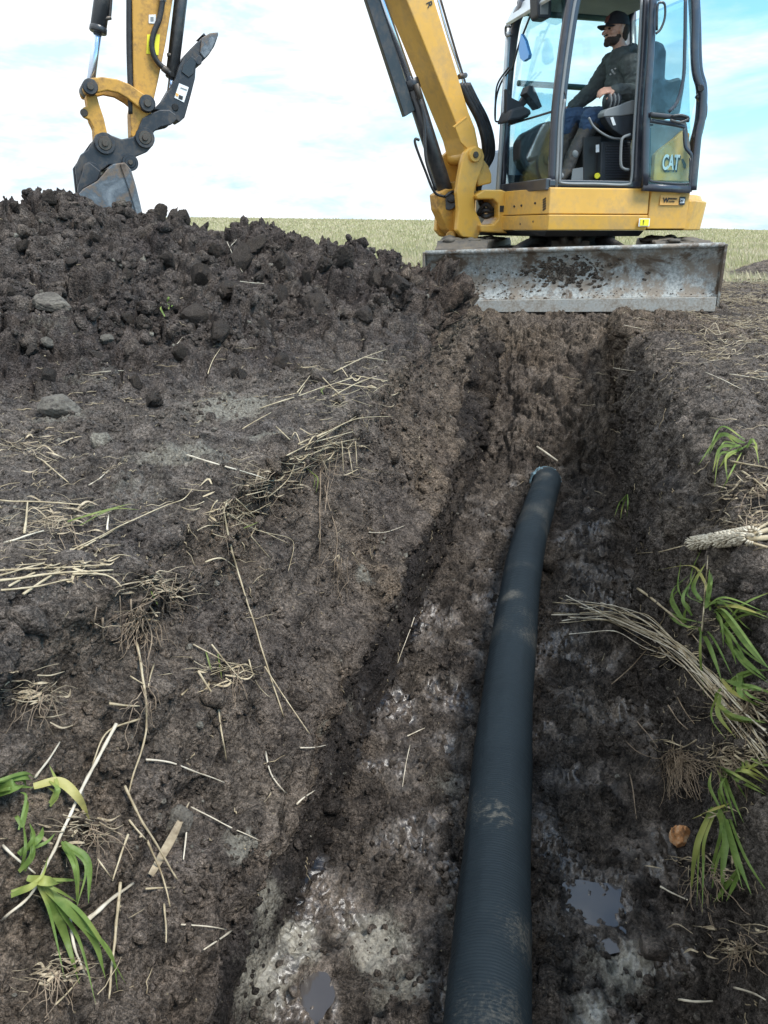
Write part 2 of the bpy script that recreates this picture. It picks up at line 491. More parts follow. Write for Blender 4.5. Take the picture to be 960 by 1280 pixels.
for (px, py, rad, dep) in ((235, 1000, .035, .035), (205, 1210, .04, .03), (395, 1225, .03, .03), (340, 640, .05, .03), (200, 620, .05, .03), (75, 850, .05, .03), (215, 760, .05, .035),
                           (270, 1005, .03, .03), (285, 430, .07, .05), (310, 330, .06, .04), (455, 505, .05, .04), (640, 590, .06, .05), (845, 990, .06, .05), (900, 700, .07, .05), (820, 900, .05, .04), (930, 1150, .06, .05), (860, 1180, .05, .04), (25, 1180, .05, .04), (160, 860, .05, .03)):
    i0 = pick(px, py); c0 = P[i0]; wg = dep * np.exp(-((P - c0) ** 2).sum(1) / rad ** 2); P -= Nn * (wg * (1 + .5 * n_mid))[:, None]
clay = blobs([(290, 505, .20, 1.0), (230, 575, .17, 1.0), (330, 540, .12, .8), (75, 520, .13, .8), (60, 400, .2, .5), (110, 470, .2, .5), (458, 715, .05, 1.0),
              (440, 880, .05, .6), (300, 1060, .05, .95), (335, 1130, .07, .95), (320, 1220, .10, .9), (370, 1180, .08, .85), (470, 1180, .10, .95), (500, 1230, .08, .9),
              (775, 1215, .10, .85), (560, 975, .07, .6), (740, 1265, .08, .7), (405, 910, .03, .9), (560, 850, .10, .35), (215, 1040, .025, .8), (150, 600, .2, .5), (40, 640, .25, .45), (650,330,.1,0)])
clay = np.clip(clay - .35 * (w_ > .995) * 0, 0, 1)
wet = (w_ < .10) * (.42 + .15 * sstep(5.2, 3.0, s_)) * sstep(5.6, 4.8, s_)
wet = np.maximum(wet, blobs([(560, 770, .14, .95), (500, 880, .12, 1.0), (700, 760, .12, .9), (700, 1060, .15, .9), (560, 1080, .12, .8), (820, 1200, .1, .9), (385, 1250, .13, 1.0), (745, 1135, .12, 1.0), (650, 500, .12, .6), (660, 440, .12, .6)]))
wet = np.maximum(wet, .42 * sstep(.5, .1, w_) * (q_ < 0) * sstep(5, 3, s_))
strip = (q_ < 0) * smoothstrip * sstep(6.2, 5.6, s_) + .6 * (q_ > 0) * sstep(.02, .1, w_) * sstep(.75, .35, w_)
dark = np.clip(pile2 * (.7 + .5 * patch), 0, 1)
brown = .55 * wallL * (w_ > strip_hi) + .45 * wallL * sstep(2.6, 4.2, s_) + .9 * sstep(4.6, 5.6, s_) * (np.abs(q_) < 1.1) + .35 * (w_ > .9) * (q_ > .5) * sstep(3.5, 5, s_) + .25 * wallL
brown = np.clip(brown * (.6 + .6 * patch), 0, 1) * (y < 12)

ii = np.arange(nr * nc, dtype=np.int32).reshape(nr, nc)
F = np.stack([ii[:-1, :-1].ravel(), ii[:-1, 1:].ravel(), ii[1:, 1:].ravel(), ii[1:, :-1].ravel()], 1)
me = mesh_np('ground', P, F)
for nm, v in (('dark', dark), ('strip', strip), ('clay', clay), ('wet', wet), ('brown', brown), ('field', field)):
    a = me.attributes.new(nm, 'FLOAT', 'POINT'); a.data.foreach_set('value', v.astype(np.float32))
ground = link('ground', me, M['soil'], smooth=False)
tag(ground, kind='structure')
print('terrain verts', len(P), nr, nc)
def surf_near(xq, yq):
    """nearest terrain vertices for world x,y on the open ground (w~1)"""
    return None
# open-ground height lookup (grid of s,q)
def grid_pt(s, q):
    i = np.clip(np.searchsorted(s_all, s), 0, nr - 1); j = np.clip(np.searchsorted(q_all, q), 0, nc - 1)
    return i * nc + j

# water in the hollows
m, nt, b = new_mat('muddy_water')
b.inputs['Base Color'].default_value = (.06, .052, .046, 1); b.inputs['Roughness'].default_value = .06
b.inputs['Specular IOR Level'].default_value = .7
nt.links.new(bump(nt, noise(nt, objco(nt), 12, 2), .03, .01), b.inputs['Normal'])
M['water'] = m
for k, (cx, cy, rx, ry, lev) in enumerate(puds):
    bm = bmesh.new(); ring = []
    for t in range(40):
        a = t / 40 * math.tau; rr = 2.3 + .2 * math.sin(3 * a + k) + .12 * math.sin(7 * a + 2)
        ring.append(bm.verts.new((cx + math.cos(a) * rx * rr, cy + math.sin(a) * ry * rr, lev)))
    bm.faces.new(ring); me2 = bpy.data.meshes.new('puddle'); bm.to_mesh(me2); bm.free()
    tag(link('puddle', me2, M['water'], smooth=False), kind='structure')
# ================================================================== SOIL CLODS, ROCKS, PIPE, STRAW, GRASS
def ico(sub):
    bm = bmesh.new(); bmesh.ops.create_icosphere(bm, subdivisions=sub, radius=1)
    V = np.array([v.co[:] for v in bm.verts]); Fc = np.array([[v.index for v in f.verts] for f in bm.faces]); bm.free()
    return V, Fc
I0, I1, I2, I3 = ico(1), ico(2), ico(3), ico(5)
def clod_shape(base, seed, rough=.35, freq=1.1):
    V, Fc = base
    r = np.random.default_rng(seed)
    o = r.uniform(0, 50, 3)
    d = 1 + rough * fbm(V * freq + o, 1.0, 2) + rough * .55 * billow(V + o, 2.6, 2)
    sc = r.uniform(.65, 1.25, 3)
    V = V * d[:, None] * sc
    for _ in range(9):                       # broken faces
        n_ = r.normal(size=3); n_ /= np.linalg.norm(n_); lim = r.uniform(.55, .85)
        k = V @ n_; V = V - np.outer(np.maximum(0, k - lim) * .85, n_)
    return V
var0 = [clod_shape(I0, 80 + k, .4) for k in range(14)]
var1 = [clod_shape(I1, k, .45) for k in range(14)]
var2 = [clod_shape(I1, 40 + k, .42) for k in range(14)]
def rot_mats(n):
    qn = rng.normal(size=(n, 4)); qn /= np.linalg.norm(qn, axis=1)[:, None]
    a, b, c, d = qn.T
    return np.stack([1 - 2 * (c * c + d * d), 2 * (b * c - a * d), 2 * (b * d + a * c), 2 * (b * c + a * d), 1 - 2 * (b * b + d * d), 2 * (c * d - a * b),
                     2 * (b * d - a * c), 2 * (c * d + a * b), 1 - 2 * (b * b + c * c)], 1).reshape(n, 3, 3)
cell = np.linalg.norm(np.cross(du, dv), axis=-1).ravel()
onscreen = ((zx > -250) & (zx < 1210) & (zy < 1500) & (zd > .3)) + .22 * ((dist < 7) & (q_ > .4) & (q_ < 3.5) & (s_ > .2) & ~((zx < 1210) & (zy < 1500)))
def scatter(name, weight, n, smin, smax, pw, variants, base, embed=.35, clayp=.08):
    p = weight * cell * onscreen
    p /= p.sum()
    idx = rng.choice(len(P), n, p=p)
    sz = smin * (smax / smin) ** (rng.random(n) ** pw)
    Rm = rot_mats(n)
    which = rng.integers(0, len(variants), n)
    Vs = np.stack(variants)[which]                       # n,k,3
    Vw = np.einsum('nij,nkj->nki', Rm, Vs) * sz[:, None, None]
    Vw = Vw + (P[idx] + Nn[idx] * (sz * (1 - 2 * embed))[:, None] * .6)[:, None, :]
    k = Vs.shape[1]
    Fc = (base[1][None] + (np.arange(n) * k)[:, None, None]).reshape(-1, 3)
    me = mesh_np(name, Vw.reshape(-1, 3), Fc)
    cl = np.where(rng.random(n) < clayp, rng.uniform(.4, 1, n), 0)
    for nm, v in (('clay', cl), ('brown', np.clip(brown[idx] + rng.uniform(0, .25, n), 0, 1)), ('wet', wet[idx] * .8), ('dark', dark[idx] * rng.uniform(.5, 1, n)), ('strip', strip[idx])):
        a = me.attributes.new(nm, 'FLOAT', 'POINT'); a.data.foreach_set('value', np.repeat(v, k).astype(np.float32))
    o = link(name, me, M['soil']); tag(o, kind='stuff'); return o
topflat = (w_ > .93) * (1 - field) * sstep(16, 10, dist)
pm = sstep(-.02, .12, pile(x, y) - GZ) * topflat
cl_n = .25 + .75 * sstep(-.1, .4, fbm(B, 2.2, 2, off=40))
nearbias = 1 / np.maximum(dist, 1.0) ** .8
tag(scatter('soil_crumbs', (pm * .55 + topflat * .25 * (q_ > -4) + .45 * (w_ <= .93)) * cl_n * nearbias * (y < 11), 20000, .005, .013, 1.4, var1, I1, .35, .03), 'fine dark crumbs of loose soil over the heap and banks', 'soil')
tag(scatter('broken_soil', (pm + topflat * .07 * (q_ > -4) + .035 * (w_ < .93)) * cl_n ** 1.5 * (y < 11), 3600, .012, .05, 2.2, var2, I1, .4, .03), 'palm sized broken lumps of dark soil on the heap', 'soil')

tag(scatter('soil_grit', (.6 + .5 * pm + .5 * topflat) * (.15 + cl_n) * nearbias * (1 - field) * (y < 10), 70000, .0018, .0055, 1.3, var0, I0, .3, .05), 'gritty crumbs of dark soil strewn over every surface', 'soil')

# larger clods one could count
clod_meshes = []
for k in range(6):
    V = clod_shape(I3, 300 + k, .38, .9)
    V = V + .05 * fbm(V, 6.0, 3)[:, None] * V + .03 * billow(V, 14., 2)[:, None] * V
    me = mesh_np('soil_clod', V, I3[1])
    a = me.attributes.new('brown', 'FLOAT', 'POINT'); a.data.foreach_set('value', np.full(len(V), .12 * (k % 3), dtype=np.float32)); a = me.attributes.new('dark', 'FLOAT', 'POINT'); a.data.foreach_set('value', np.full(len(V), .45, dtype=np.float32))
    me.materials.append(M['soil']); clod_meshes.append(me)
def clod(px, py, size, k, label, cat='clod', name='soil_clod', group=None, sc=(1, 1, .8), me=None, lift=.25):
    p, n = hit(px, py)
    o = bpy.data.objects.new(name, me or clod_meshes[k % 6]); C.objects.link(o)
    o.location = p + Vector((0, 0, size * lift)); o.scale = (size * sc[0], size * sc[1], size * sc[2])
    o.rotation_euler = (k * 1.3, k * .7, k * 2.1)
    tag(o, label, cat, group); return o
spots = [(62, 252, .085), (20, 262, .07), (200, 268, .09), (228, 275, .07), (150, 268, .07), (320, 312, .10), (355, 335, .10), (300, 330, .09), (270, 318, .07),
         (430, 328, .09), (405, 335, .07), (470, 352, .08), (500, 362, .08), (250, 350, .08), (285, 365, .07), (210, 330, .07), (350, 375, .08), (120, 300, .06),
         (90, 330, .06), (30, 310, .06), (160, 345, .05), (395, 385, .08), (245, 400, .09), (275, 420, .07), (330, 410, .05), (15, 370, .05), (160, 400, .05),
         (455, 395, .06), (190, 505, .06), (170, 480, .05), (40, 440, .05), (120, 445, .04), (350, 455, .05), (110, 380, .04), (300, 470, .04), (225, 445, .05), (60, 470, .05),
         (385, 350, .05), (180, 300, .06), (325, 350, .06)]
for k, (px_, py_, sz) in enumerate(spots):
    clod(px_, py_, sz * (.62 + .25 * (px_ > 200)), k, 'rough dark clod of soil lying on the spoil heap', group='clods on the spoil heap', sc=(1.1, .9, .8))
m, nt, b = new_mat('grey_stone'); co = objco(nt)
c = mixc(nt, ramp(nt, noise(nt, co, 1.4, 6, .7), [(.35, g3(0)), (.65, g3(1))]), (.07, .06, .048), (.20, .18, .145))
c = mixc(nt, ramp(nt, noise(nt, co, 3.5, 6, .75), [(.5, g3(0)), (.62, g3(1))]), c, (.05, .04, .033))
nt.links.new(c, b.inputs['Base Color']); b.inputs['Roughness'].default_value = .8
nt.links.new(bump(nt, noise(nt, co, 5, 6, .7), .6, .05), b.inputs['Normal']); M['stone'] = m
stone_me = []
for k in range(3):
    V = clod_shape(I3, 500 + k, .16, .8); V = V + .02 * fbm(V, 5.0, 3)[:, None] * V
    me = mesh_np('rock', V, I3[1]); me.materials.append(M['stone']); stone_me.append(me)
for k, (px_, py_, sz, sc, lab) in enumerate([
    (68, 385, .075, (1.5, 1, .7), 'large flat grey brown stone half buried on the left of the heap'),
    (133, 425, .032, (1.2, .9, .8), 'small pale rounded stone right of the large flat stone'),
    (75, 515, .075, (1.1, 1, .9), 'crumbly grey clay lump at the left foot of the heap'),
    (60, 430, .03, (1.2, .9, .7), 'little tan pebble just below the large flat stone'),
    (225, 1030, .03, (.8, .8, 1.2), 'grey sliver of stone under crossed straws on left bank')]):
    o = clod(px_, py_, sz, k + 1, lab, 'stone', 'rock', None, sc, stone_me[k % 3], .2); o.rotation_euler = (.2 * k, .1, .4 * k)

# ------------------------------------------------------------------ tubes and ribbons
def tube_vf(pts, radii, seg=6, cap=True):
    pts = [Vector(p) for p in pts]; n = len(pts)
    V = []; Fq = []
    t0 = (pts[1] - pts[0]).normalized()
    ref = Vector((0, 0, 1)) if abs(t0.z) < .9 else Vector((1, 0, 0))
    u = t0.cross(ref).normalized()
    for i in range(n):
        t = (pts[min(i + 1, n - 1)] - pts[max(i - 1, 0)])
        t = t.normalized() if t.length > 1e-9 else t0
        u = (u - t * u.dot(t)); u = u.normalized() if u.length > 1e-6 else t.orthogonal().normalized()
        v = t.cross(u)
        for k in range(seg):
            a = math.tau * k / seg
            V.append(pts[i] + (u * math.cos(a) + v * math.sin(a)) * radii[i])
    for i in range(n - 1):
        for k in range(seg):
            k2 = (k + 1) % seg
            Fq.append((i * seg + k, i * seg + k2, (i + 1) * seg + k2, (i + 1) * seg + k))
    if cap:
        Fq.append(tuple(range(seg - 1, -1, -1))); Fq.append(tuple((n - 1) * seg + k for k in range(seg)))
    return V, Fq
class Acc:
    def __init__(s): s.V = []; s.F = []; s.M = []
    def add(s, V, F, mi=0):
        o = len(s.V); s.V += [tuple(v) for v in V]; s.F += [tuple(i + o for i in f) for f in F]; s.M += [mi] * len(F)
    def tube(s, pts, r, seg=6, mi=0):
        if isinstance(r, (int, float)): r = [r] * len(pts)
        s.add(*tube_vf(pts, r, seg), mi)
    def build(s, name, mats, parent=None, smooth=True):
        me = bpy.data.meshes.new(name); me.from_pydata(s.V, [], s.F); me.update()
        o = link(name, me, mats, parent, smooth)
        me.polygons.foreach_set('material_index', s.M)
        return o
def smooth_path(pts, n=6):
    """Catmull-Rom through points"""
    p = [Vector(a) for a in pts]
    if len(p) < 3: return [p[0].lerp(p[-1], i / n) for i in range(n + 1)]
    p = [p[0] * 2 - p[1]] + p + [p[-1] * 2 - p[-2]]
    out = []
    for i in range(1, len(p) - 2):
        for k in range(n):
            t = k / n; a, b_, c_, d = p[i - 1:i + 3]
            out.append(.5 * ((2 * b_) + (c_ - a) * t + (2 * a - 5 * b_ + 4 * c_ - d) * t * t + (3 * b_ - a - 3 * c_ + d) * t ** 3))
    out.append(p[-2]); return out
def on_ground(pxs, lift=.006, mid=.0, jag=.0):
    out = []
    n = len(pxs)
    for i, (a, b_) in enumerate(pxs):
        p, nn = hit(a, b_)
        k = math.sin(math.pi * (i / max(1, n - 1)))
        l = lift + mid * k
        d = Vector(CAM) - p; d.normalize()
        q = p + (nn * .5 + d * .5) * l
        if jag: q += Vector(rng.normal(size=3)) * jag
        out.append(q)
    return out
def dense(pxs, step=14):
    """resample a pixel polyline so that it follows the ground"""
    out = [pxs[0]]
    for a, b_ in zip(pxs[:-1], pxs[1:]):
        n = max(1, int(math.hypot(b_[0] - a[0], b_[1] - a[1]) / step))
        for k in range(1, n + 1): out.append((a[0] + (b_[0] - a[0]) * k / n, a[1] + (b_[1] - a[1]) * k / n))
    return out
def straighten(P3, amt=.75):
    """stiff stems bridge hollows: pull points to the chord but keep them out of the soil"""
    n = len(P3); o = []
    for i, p in enumerate(P3):
        c_ = P3[0].lerp(P3[-1], i / (n - 1)); q = p.lerp(c_, amt)
        o.append(q)
    return o
def above(q, lift):
    """rest a point on the soil instead of letting it run through a lump"""
    a_, b_, dep = project(np.array(q))
    if not (0 <= a_ < 960 and 0 <= b_ < 1280): return q
    t_ = zd[pick(a_, b_)] - lift
    return Vector(CAM + (np.array(q) - CAM) * (t_ / dep)) if dep > t_ else q
def stalk(acc, pxs, r=.0022, lift=.008, mi=0, stiff=.6, jag=.0012, taper=.6):
    """stem that passes over the pixels; stays outside the soil by taking the nearer depth"""
    base = on_ground(pxs, lift)
    out = []
    for a, b_, pa, pb in zip(base[:-1], base[1:], pxs[:-1], pxs[1:]):
        n = max(2, int(math.hypot(pb[0] - pa[0], pb[1] - pa[1]) / 12))
        for k in range(n):
            t = k / n
            out.append(above(a.lerp(b_, t), .009) + Vector(rng.normal(size=3)) * jag)
    out.append(base[-1])
    for _ in range(2): out = [out[0]] + [above(out[i] * .6 + (out[i - 1] + out[i + 1]) * .2, .008) for i in range(1, len(out) - 1)] + [out[-1]]
    V3 = smooth_path(out, 2)
    r = r * rng.uniform(.55, 1.05)
    R_ = [r * (1 - (1 - taper) * i / (len(V3) - 1)) * (1 + .12 * math.sin(i * 1.7)) for i in range(len(V3))]
    acc.tube(V3, R_, 6, mi)
def leaf(acc, pxs, w=.009, lift=.012, mid=.02, mi=0):
    w = w * .72
    P3 = [above(p, .010) for p in smooth_path(on_ground(pxs, lift, mid), 7)]
    n = len(P3); V = []; Fq = []
    for i, p in enumerate(P3):
        t = (P3[min(i + 1, n - 1)] - P3[max(i - 1, 0)]).normalized()
        view = (Vector(CAM) - p).normalized()
        s_v = t.cross(view.lerp(Vector((0, 0, 1)), .35)).normalized(); nn = s_v.cross(t).normalized()
        if nn.dot(view) < 0: nn = -nn
        f = i / (n - 1); ww = w * (.55 + .9 * f if f < .35 else .87 * max(0.03, (1 - ((f - .35) / .65) ** 1.8)))
        tw = .25 * math.sin(f * 5 + len(acc.V))
        s2 = (s_v * math.cos(tw) + nn * math.sin(tw))
        V += [p - s2 * ww + nn * ww * .28, p - nn * ww * .1, p + s2 * ww + nn * ww * .28]
    for i in range(n - 1):
        for k in (0, 1): Fq.append((i * 3 + k, i * 3 + k + 1, i * 3 + k + 4, i * 3 + k + 3))
    acc.add(V, Fq, mi)

_ = 0
def plant_mat(name, a, b_, sc=30, rough=.6, trans=0.0, tipcol=None):
    m, nt, b = new_mat(name); co = objco(nt)
    geo = N(nt, 'ShaderNodeNewGeometry')
    c = mixc(nt, ramp(nt, noise(nt, co, sc, 5, .65), [(.35, g3(0)), (.65, g3(1))]), a, b_)
    c = mixc(nt, mth(nt, 'MULTIPLY', geo.outputs['Random Per Island'], .55), c, mixc(nt, 1.0, c, (.62, .58, .52), 'MULTIPLY'))
    if tipcol:
        c = mixc(nt, ramp(nt, noise(nt, co, 9, 3, .5), [(.52, g3(0)), (.68, g3(1))]), c, tipcol)
    nt.links.new(c, b.inputs['Base Color']); b.inputs['Roughness'].default_value = rough
    b.inputs['Specular IOR Level'].default_value = .35
    nt.links.new(bump(nt, noise(nt, co, 240, 3), .3, .002), b.inputs['Normal'])
    if trans:
        tr = N(nt, 'ShaderNodeBsdfTranslucent'); nt.links.new(c, tr.inputs[0])
        mx = N(nt, 'ShaderNodeMixShader'); mx.inputs[0].default_value = trans
        nt.links.new(b.outputs[0], mx.inputs[1]); nt.links.new(tr.outputs[0], mx.inputs[2])
        nt.links.new(mx.outputs[0], nt.nodes['Material Output'].inputs[0])
    return m
M['straw'] = plant_mat('dry_straw', (.30, .235, .14), (.56, .48, .33), 25)
M['pale_straw'] = plant_mat('pale_straw', (.46, .40, .30), (.70, .64, .52), 25)
M['root'] = plant_mat('root_fibre', (.16, .12, .085), (.34, .26, .18), 30, .85)
M['green'] = plant_mat('grass_blade', (.13, .22, .045), (.26, .36, .10), 22, .5, .4, (.40, .42, .12))
M['sprout'] = plant_mat('thin_green_shoot', (.13, .19, .04), (.24, .28, .08), 22, .5, .25)
M['yellow_leaf'] = plant_mat('yellowing_leaf', (.42, .40, .10), (.55, .50, .20), 15, .5, .3)
M['tangle'] = plant_mat('weathered_straw', (.20, .155, .10), (.50, .42, .29), 25)
M['litter'] = plant_mat('straw_bits', (.17, .13, .08), (.46, .38, .25), 25)

# ------------------------------------------------------------------ chaff and root hairs lying everywhere (nobody could count it)
acc = Acc()
wt = ((w_ > .9) * (1 - .8 * pm) * 1.0 + wallL * .45 + (q_ > .42) * (w_ > .2) * .8 + .05) * (y < 12) * (1 - field) * nearbias
wt = wt * (.15 + sstep(-.1, .5, fbm(B, 3.0, 2, off=70))) * cell * onscreen; wt = wt / wt.sum()
for i in rng.choice(len(P), 4200, p=wt):
    L = .006 + .05 * rng.random() ** 2.2 * (1 + .25 * dist[i]); n = Vector(Nn[i]); p = Vector(P[i])
    t = n.cross(Vector(rng.normal(size=3))).normalized(); s2 = n.cross(t)
    a = p + n * .003; cv = rng.normal() * .25
    pts = [a + t * (L * f) + s2 * (L * cv * f * f) + n * (.004 + .003 * math.sin(9 * f)) for f in (0, .25, .5, .75, 1)]
    acc.tube(pts, [(.0004 + .0009 * rng.random()) * (1 + .12 * dist[i]) * k for k in (1, 1, .9, .8, .6)], 4)
tag(acc.build('straw_litter', M['litter']), 'scattered bits of chaff, straw and root hair on the dark soil', 'litter', kind='stuff')
_x = 0
# mat of stubble straw lying on the bare ground right of the trench end and by the blade
acc = Acc()
wt = (np.exp(-(((q_ - 1.6) / .8) ** 2)) * sstep(3.6, 4.6, s_) * sstep(9.4, 7.5, s_) + .9 * (w_ > .9) * sstep(7.0, 8, s_) * sstep(12.5, 10.5, s_) * (q_ > -2) + .8 * np.exp(-(((q_ + 1.1) / .25) ** 2)) * sstep(2.2, 1.6, s_) * (s_ > .8) + .3 * (q_ > .6) * (q_ < 2.5) * (s_ > .5) * (s_ < 4))
wt = wt * cell * onscreen * (.2 + sstep(-.2, .4, fbm(B, 2.2, 2, off=90))) * sstep(-.5, .2, -(pile(x, y) - GZ) + .3); wt /= wt.sum()
for i in rng.choice(len(P), 4800, p=wt):
    L = (.03 + .14 * rng.random() ** 1.5) * (.45 if dist[i] < 3 else 1); n = Vector((0, 0, 1)); p = Vector(P[i])
    a_ = rng.normal() * .9 + .2; t = Vector((math.cos(a_), math.sin(a_), rng.normal() * .08)); s2 = n.cross(t)
    cv = rng.normal() * .15
    pts = [p + t * (L * f) + s2 * (L * cv * f * f) + n * (.012 + .004 * math.sin(9 * f)) for f in (0, .25, .5, .75, 1)]
    acc.tube(pts, [(.0009 if dist[i] < 3 else .0021) * k for k in (1, 1, .9, .8, .6)], 4)
tag(acc.build('trampled_straw', M['tangle']), 'flattened straw trampled into the ground beside the dozer blade', 'straw', kind='stuff')

# ------------------------------------------------------------------ named stalks and tufts
def plant(name, label, cat, anchor, dry=(), roots=(), green=(), pale=(), group=None, fuzz=0, rfuzz=0, yellow=(), sprout=(), spread=(18, 9), fmat='straw'):
    p, n = hit(*anchor)
    t = empty(name, p); tag(t, label, cat, group)
    def part(nm, lines, mat, r):
        if not lines: return
        a = Acc()
        for ln in lines:
            rr = r
            if isinstance(ln, tuple) and isinstance(ln[0], float): rr, ln = ln
            stalk(a, ln, rr)
        a.build(nm, mat, t)
    part('dry_stems', dry, M['straw'], .0026)
    part('pale_stems', pale, M['pale_straw'], .0026)
    if roots or rfuzz:
        a = Acc()
        for ln in roots: stalk(a, ln, .0022, .008, 0, jag=.0025)
        for k in range(rfuzz):
            x0, y0 = anchor[0] + rng.normal() * 9, anchor[1] + rng.normal() * 6
            ln = [(x0, y0)]; dx = rng.normal() * 4
            for j in range(5): ln.append((ln[-1][0] + dx + rng.normal() * 4, ln[-1][1] + abs(rng.normal()) * 9))
            stalk(a, ln, .0010, .006 + .02 * rng.random(), 0, jag=.002)
        a.build('roots', M['root'], t)
    if fuzz:
        a = Acc()
        for k in range(fuzz):
            x0, y0 = anchor[0] + rng.normal() * spread[0], anchor[1] + rng.normal() * spread[1]
            an = rng.normal() * .5 + (0 if rng.random() < .5 else math.pi); L = 10 + 28 * rng.random()
            ln = [(x0, y0), (x0 + math.cos(an) * L * .5 + rng.normal() * 2, y0 + math.sin(an) * L * .4 + rng.normal() * 4), (x0 + math.cos(an) * L, y0 + math.sin(an) * L * .5 + rng.normal() * 3)]
            if k % 5 == 0: leaf(a, ln, .0022 + .0025 * rng.random(), .004, .008)
            else: stalk(a, ln, .0005 + .0013 * rng.random() ** 2, .002 + .022 * rng.random() ** 3)
        a.build('fine_stems', M[fmat], t)
    for nm, lst, mt in (('green_leaves', green, 'green'), ('yellow_leaves', yellow, 'yellow_leaf'), ('green_shoots', sprout, 'sprout')):
        if lst:
            a = Acc()
            jit = []
            if len(lst) > 4:
                for ln in lst:
                    l2 = ln[1] if isinstance(ln, tuple) and isinstance(ln[0], float) else ln
                    for r_ in range(2):
                        o = rng.normal(size=2) * 5; jit.append((.0035 + .002 * rng.random(), [(x_ + o[0] * (.4 + f) + rng.normal() * 3, y_ + o[1] * (.4 + f) + rng.normal() * 3) for f, (x_, y_) in zip((0, 1, 2, 3), l2)]))
            for ln in list(lst) + jit:
                ww = .007
                if isinstance(ln, tuple) and isinstance(ln[0], float): ww, ln = ln
                leaf(a, ln, ww)
            a.build(nm, M[mt], t)
    return t
plant('stubble_tuft', 'dry straw tuft with splayed pale stems nearest the heap, top of left bank edge', 'straw tuft', (425, 483),
      dry=[[(303, 537), (339, 517)], (.0035, [(325, 512), (390, 490), (439, 474)]), [(417, 467), (455, 447), (482, 438)], [(444, 471), (484, 477)], [(417, 493), (477, 512)], [(372, 492), (388, 470)], [(395, 547), (444, 522), (490, 521)], [(420, 480), (470, 486)], [(400, 470), (430, 500)], [(455, 447), (484, 452)], [(415, 497), (452, 476), (484, 468)]],
      sprout=[(.003, [(404, 495), (400, 486)]), (.003, [(401, 492), (407, 484)])], fuzz=40, spread=(30, 14))
plant('stubble_tuft', 'hanging straw tuft with two long roots dangling down the left trench wall', 'straw tuft', (405, 565),
      dry=[[(356, 570), (400, 548), (444, 521)], [(382, 562), (445, 549)], [(345, 534), (371, 560)], [(332, 624), (360, 600), (367, 581)], [(426, 551), (428, 592)], [(435, 562), (440, 594)], [(443, 552), (445, 583)], [(370, 556), (421, 535)], [(360, 575), (390, 570), (420, 552)], [(385, 555), (440, 540)], [(372, 612), (380, 580)], [(409, 590), (395, 560)]],
      roots=[[(399, 589), (399, 645), (398, 701)], [(405, 607), (422, 675), (416, 718)], [(416, 594), (439, 594), (480, 606)], [(410, 600), (405, 640)]],
      sprout=[(.003, [(385, 590), (392, 600), (393, 618)]), (.003, [(380, 585), (388, 596), (390, 612)])], fuzz=64, rfuzz=16, spread=(26, 18))
plant('stubble_tuft', 'straw tuft on left wall with bent stems and one very long stem running down', 'straw tuft', (285, 630),
      dry=[(.003, [(276, 634), (292, 707), (354, 899)]), [(292, 623), (323, 652), (312, 670)], [(281, 641), (318, 665), (370, 673), (359, 714)], [(312, 670), (337, 699)], [(255, 704), (276, 694), (294, 712)], [(281, 644), (320, 662), (359, 680)], [(278, 630), (300, 640), (320, 650)], [(283, 626), (274, 650)]],
      sprout=[(.003, [(300, 662), (312, 657), (322, 652)])], fuzz=30, rfuzz=14, spread=(22, 16))
plant('straw_bundle', 'flat bundle of brown straw sticking in from left edge with a kinked stem', 'straw', (100, 705),
      dry=[(.003, [(0, 722), (60, 705), (109, 681), (172, 649), (213, 631), (229, 628), (240, 613)]), [(0, 716), (70, 712), (130, 708)], [(0, 728), (60, 720), (140, 714)], [(10, 735), (80, 700), (150, 660)], [(0, 740), (50, 735), (90, 726)], [(20, 708), (70, 705), (110, 700)], [(30, 745), (70, 716), (110, 690)], [(90, 720), (135, 718), (150, 735)]],
      sprout=[(.004, [(85, 655), (120, 650), (165, 632)]), (.003, [(100, 660), (140, 645), (175, 640)])], fuzz=40)
plant('root_clump', 'knobbly hanging root mass caked in soil below the straw bundle', 'roots', (165, 770),
      roots=[[(150, 745), (148, 775), (150, 800)], [(172, 758), (192, 795), (182, 826)], [(160, 750), (165, 790)], [(115, 783), (119, 760)], [(125, 775), (128, 805)]], rfuzz=40, fuzz=4,
      sprout=[(.003, [(186, 740), (195, 758)])])
plant('stubble_tuft', 'small straw tuft with fine stems low on the left wall beside the long stem', 'straw tuft', (285, 840),
      dry=[[(245, 840), (271, 878), (281, 951)], [(328, 832), (354, 873), (385, 918)], [(240, 805), (262, 818), (285, 830)], [(225, 870), (233, 862)], [(262, 806), (300, 850)], [(310, 825), (318, 860), (335, 872)]],
      sprout=[(.003, [(255, 815), (262, 840)]), (.003, [(270, 818), (275, 850)])], fuzz=34, rfuzz=8)
plant('dead_stem', 'branched dry stem with root at foot left of the wall, lying downhill', 'stem', (175, 870),
      dry=[(.0028, [(169, 805), (180, 873), (182, 911), (159, 992)]), [(135, 880), (172, 883)], [(160, 846), (178, 856)], [(172, 900), (130, 912), (112, 960)], [(190, 830), (183, 860)]], rfuzz=12)
plant('dead_stem', 'kinked dry stem ending in a sharp point beside the grey stone sliver', 'stem', (180, 1035),
      dry=[(.0028, [(154, 984), (177, 1031), (221, 1101)]), [(157, 1026), (182, 1052)], (.003, [(182, 1052), (200, 1090), (212, 1135)]), [(178, 1111), (213, 1111)], [(207, 1130), (207, 1180)]])
plant('long_stalk', 'longest pale stalk crossing the green grass at the lower left edge', 'stalk', (88, 1010),
      pale=[(.0036, [(143, 906), (118, 950), (88, 1010), (62, 1068), (36, 1122), (0, 1150)])], )
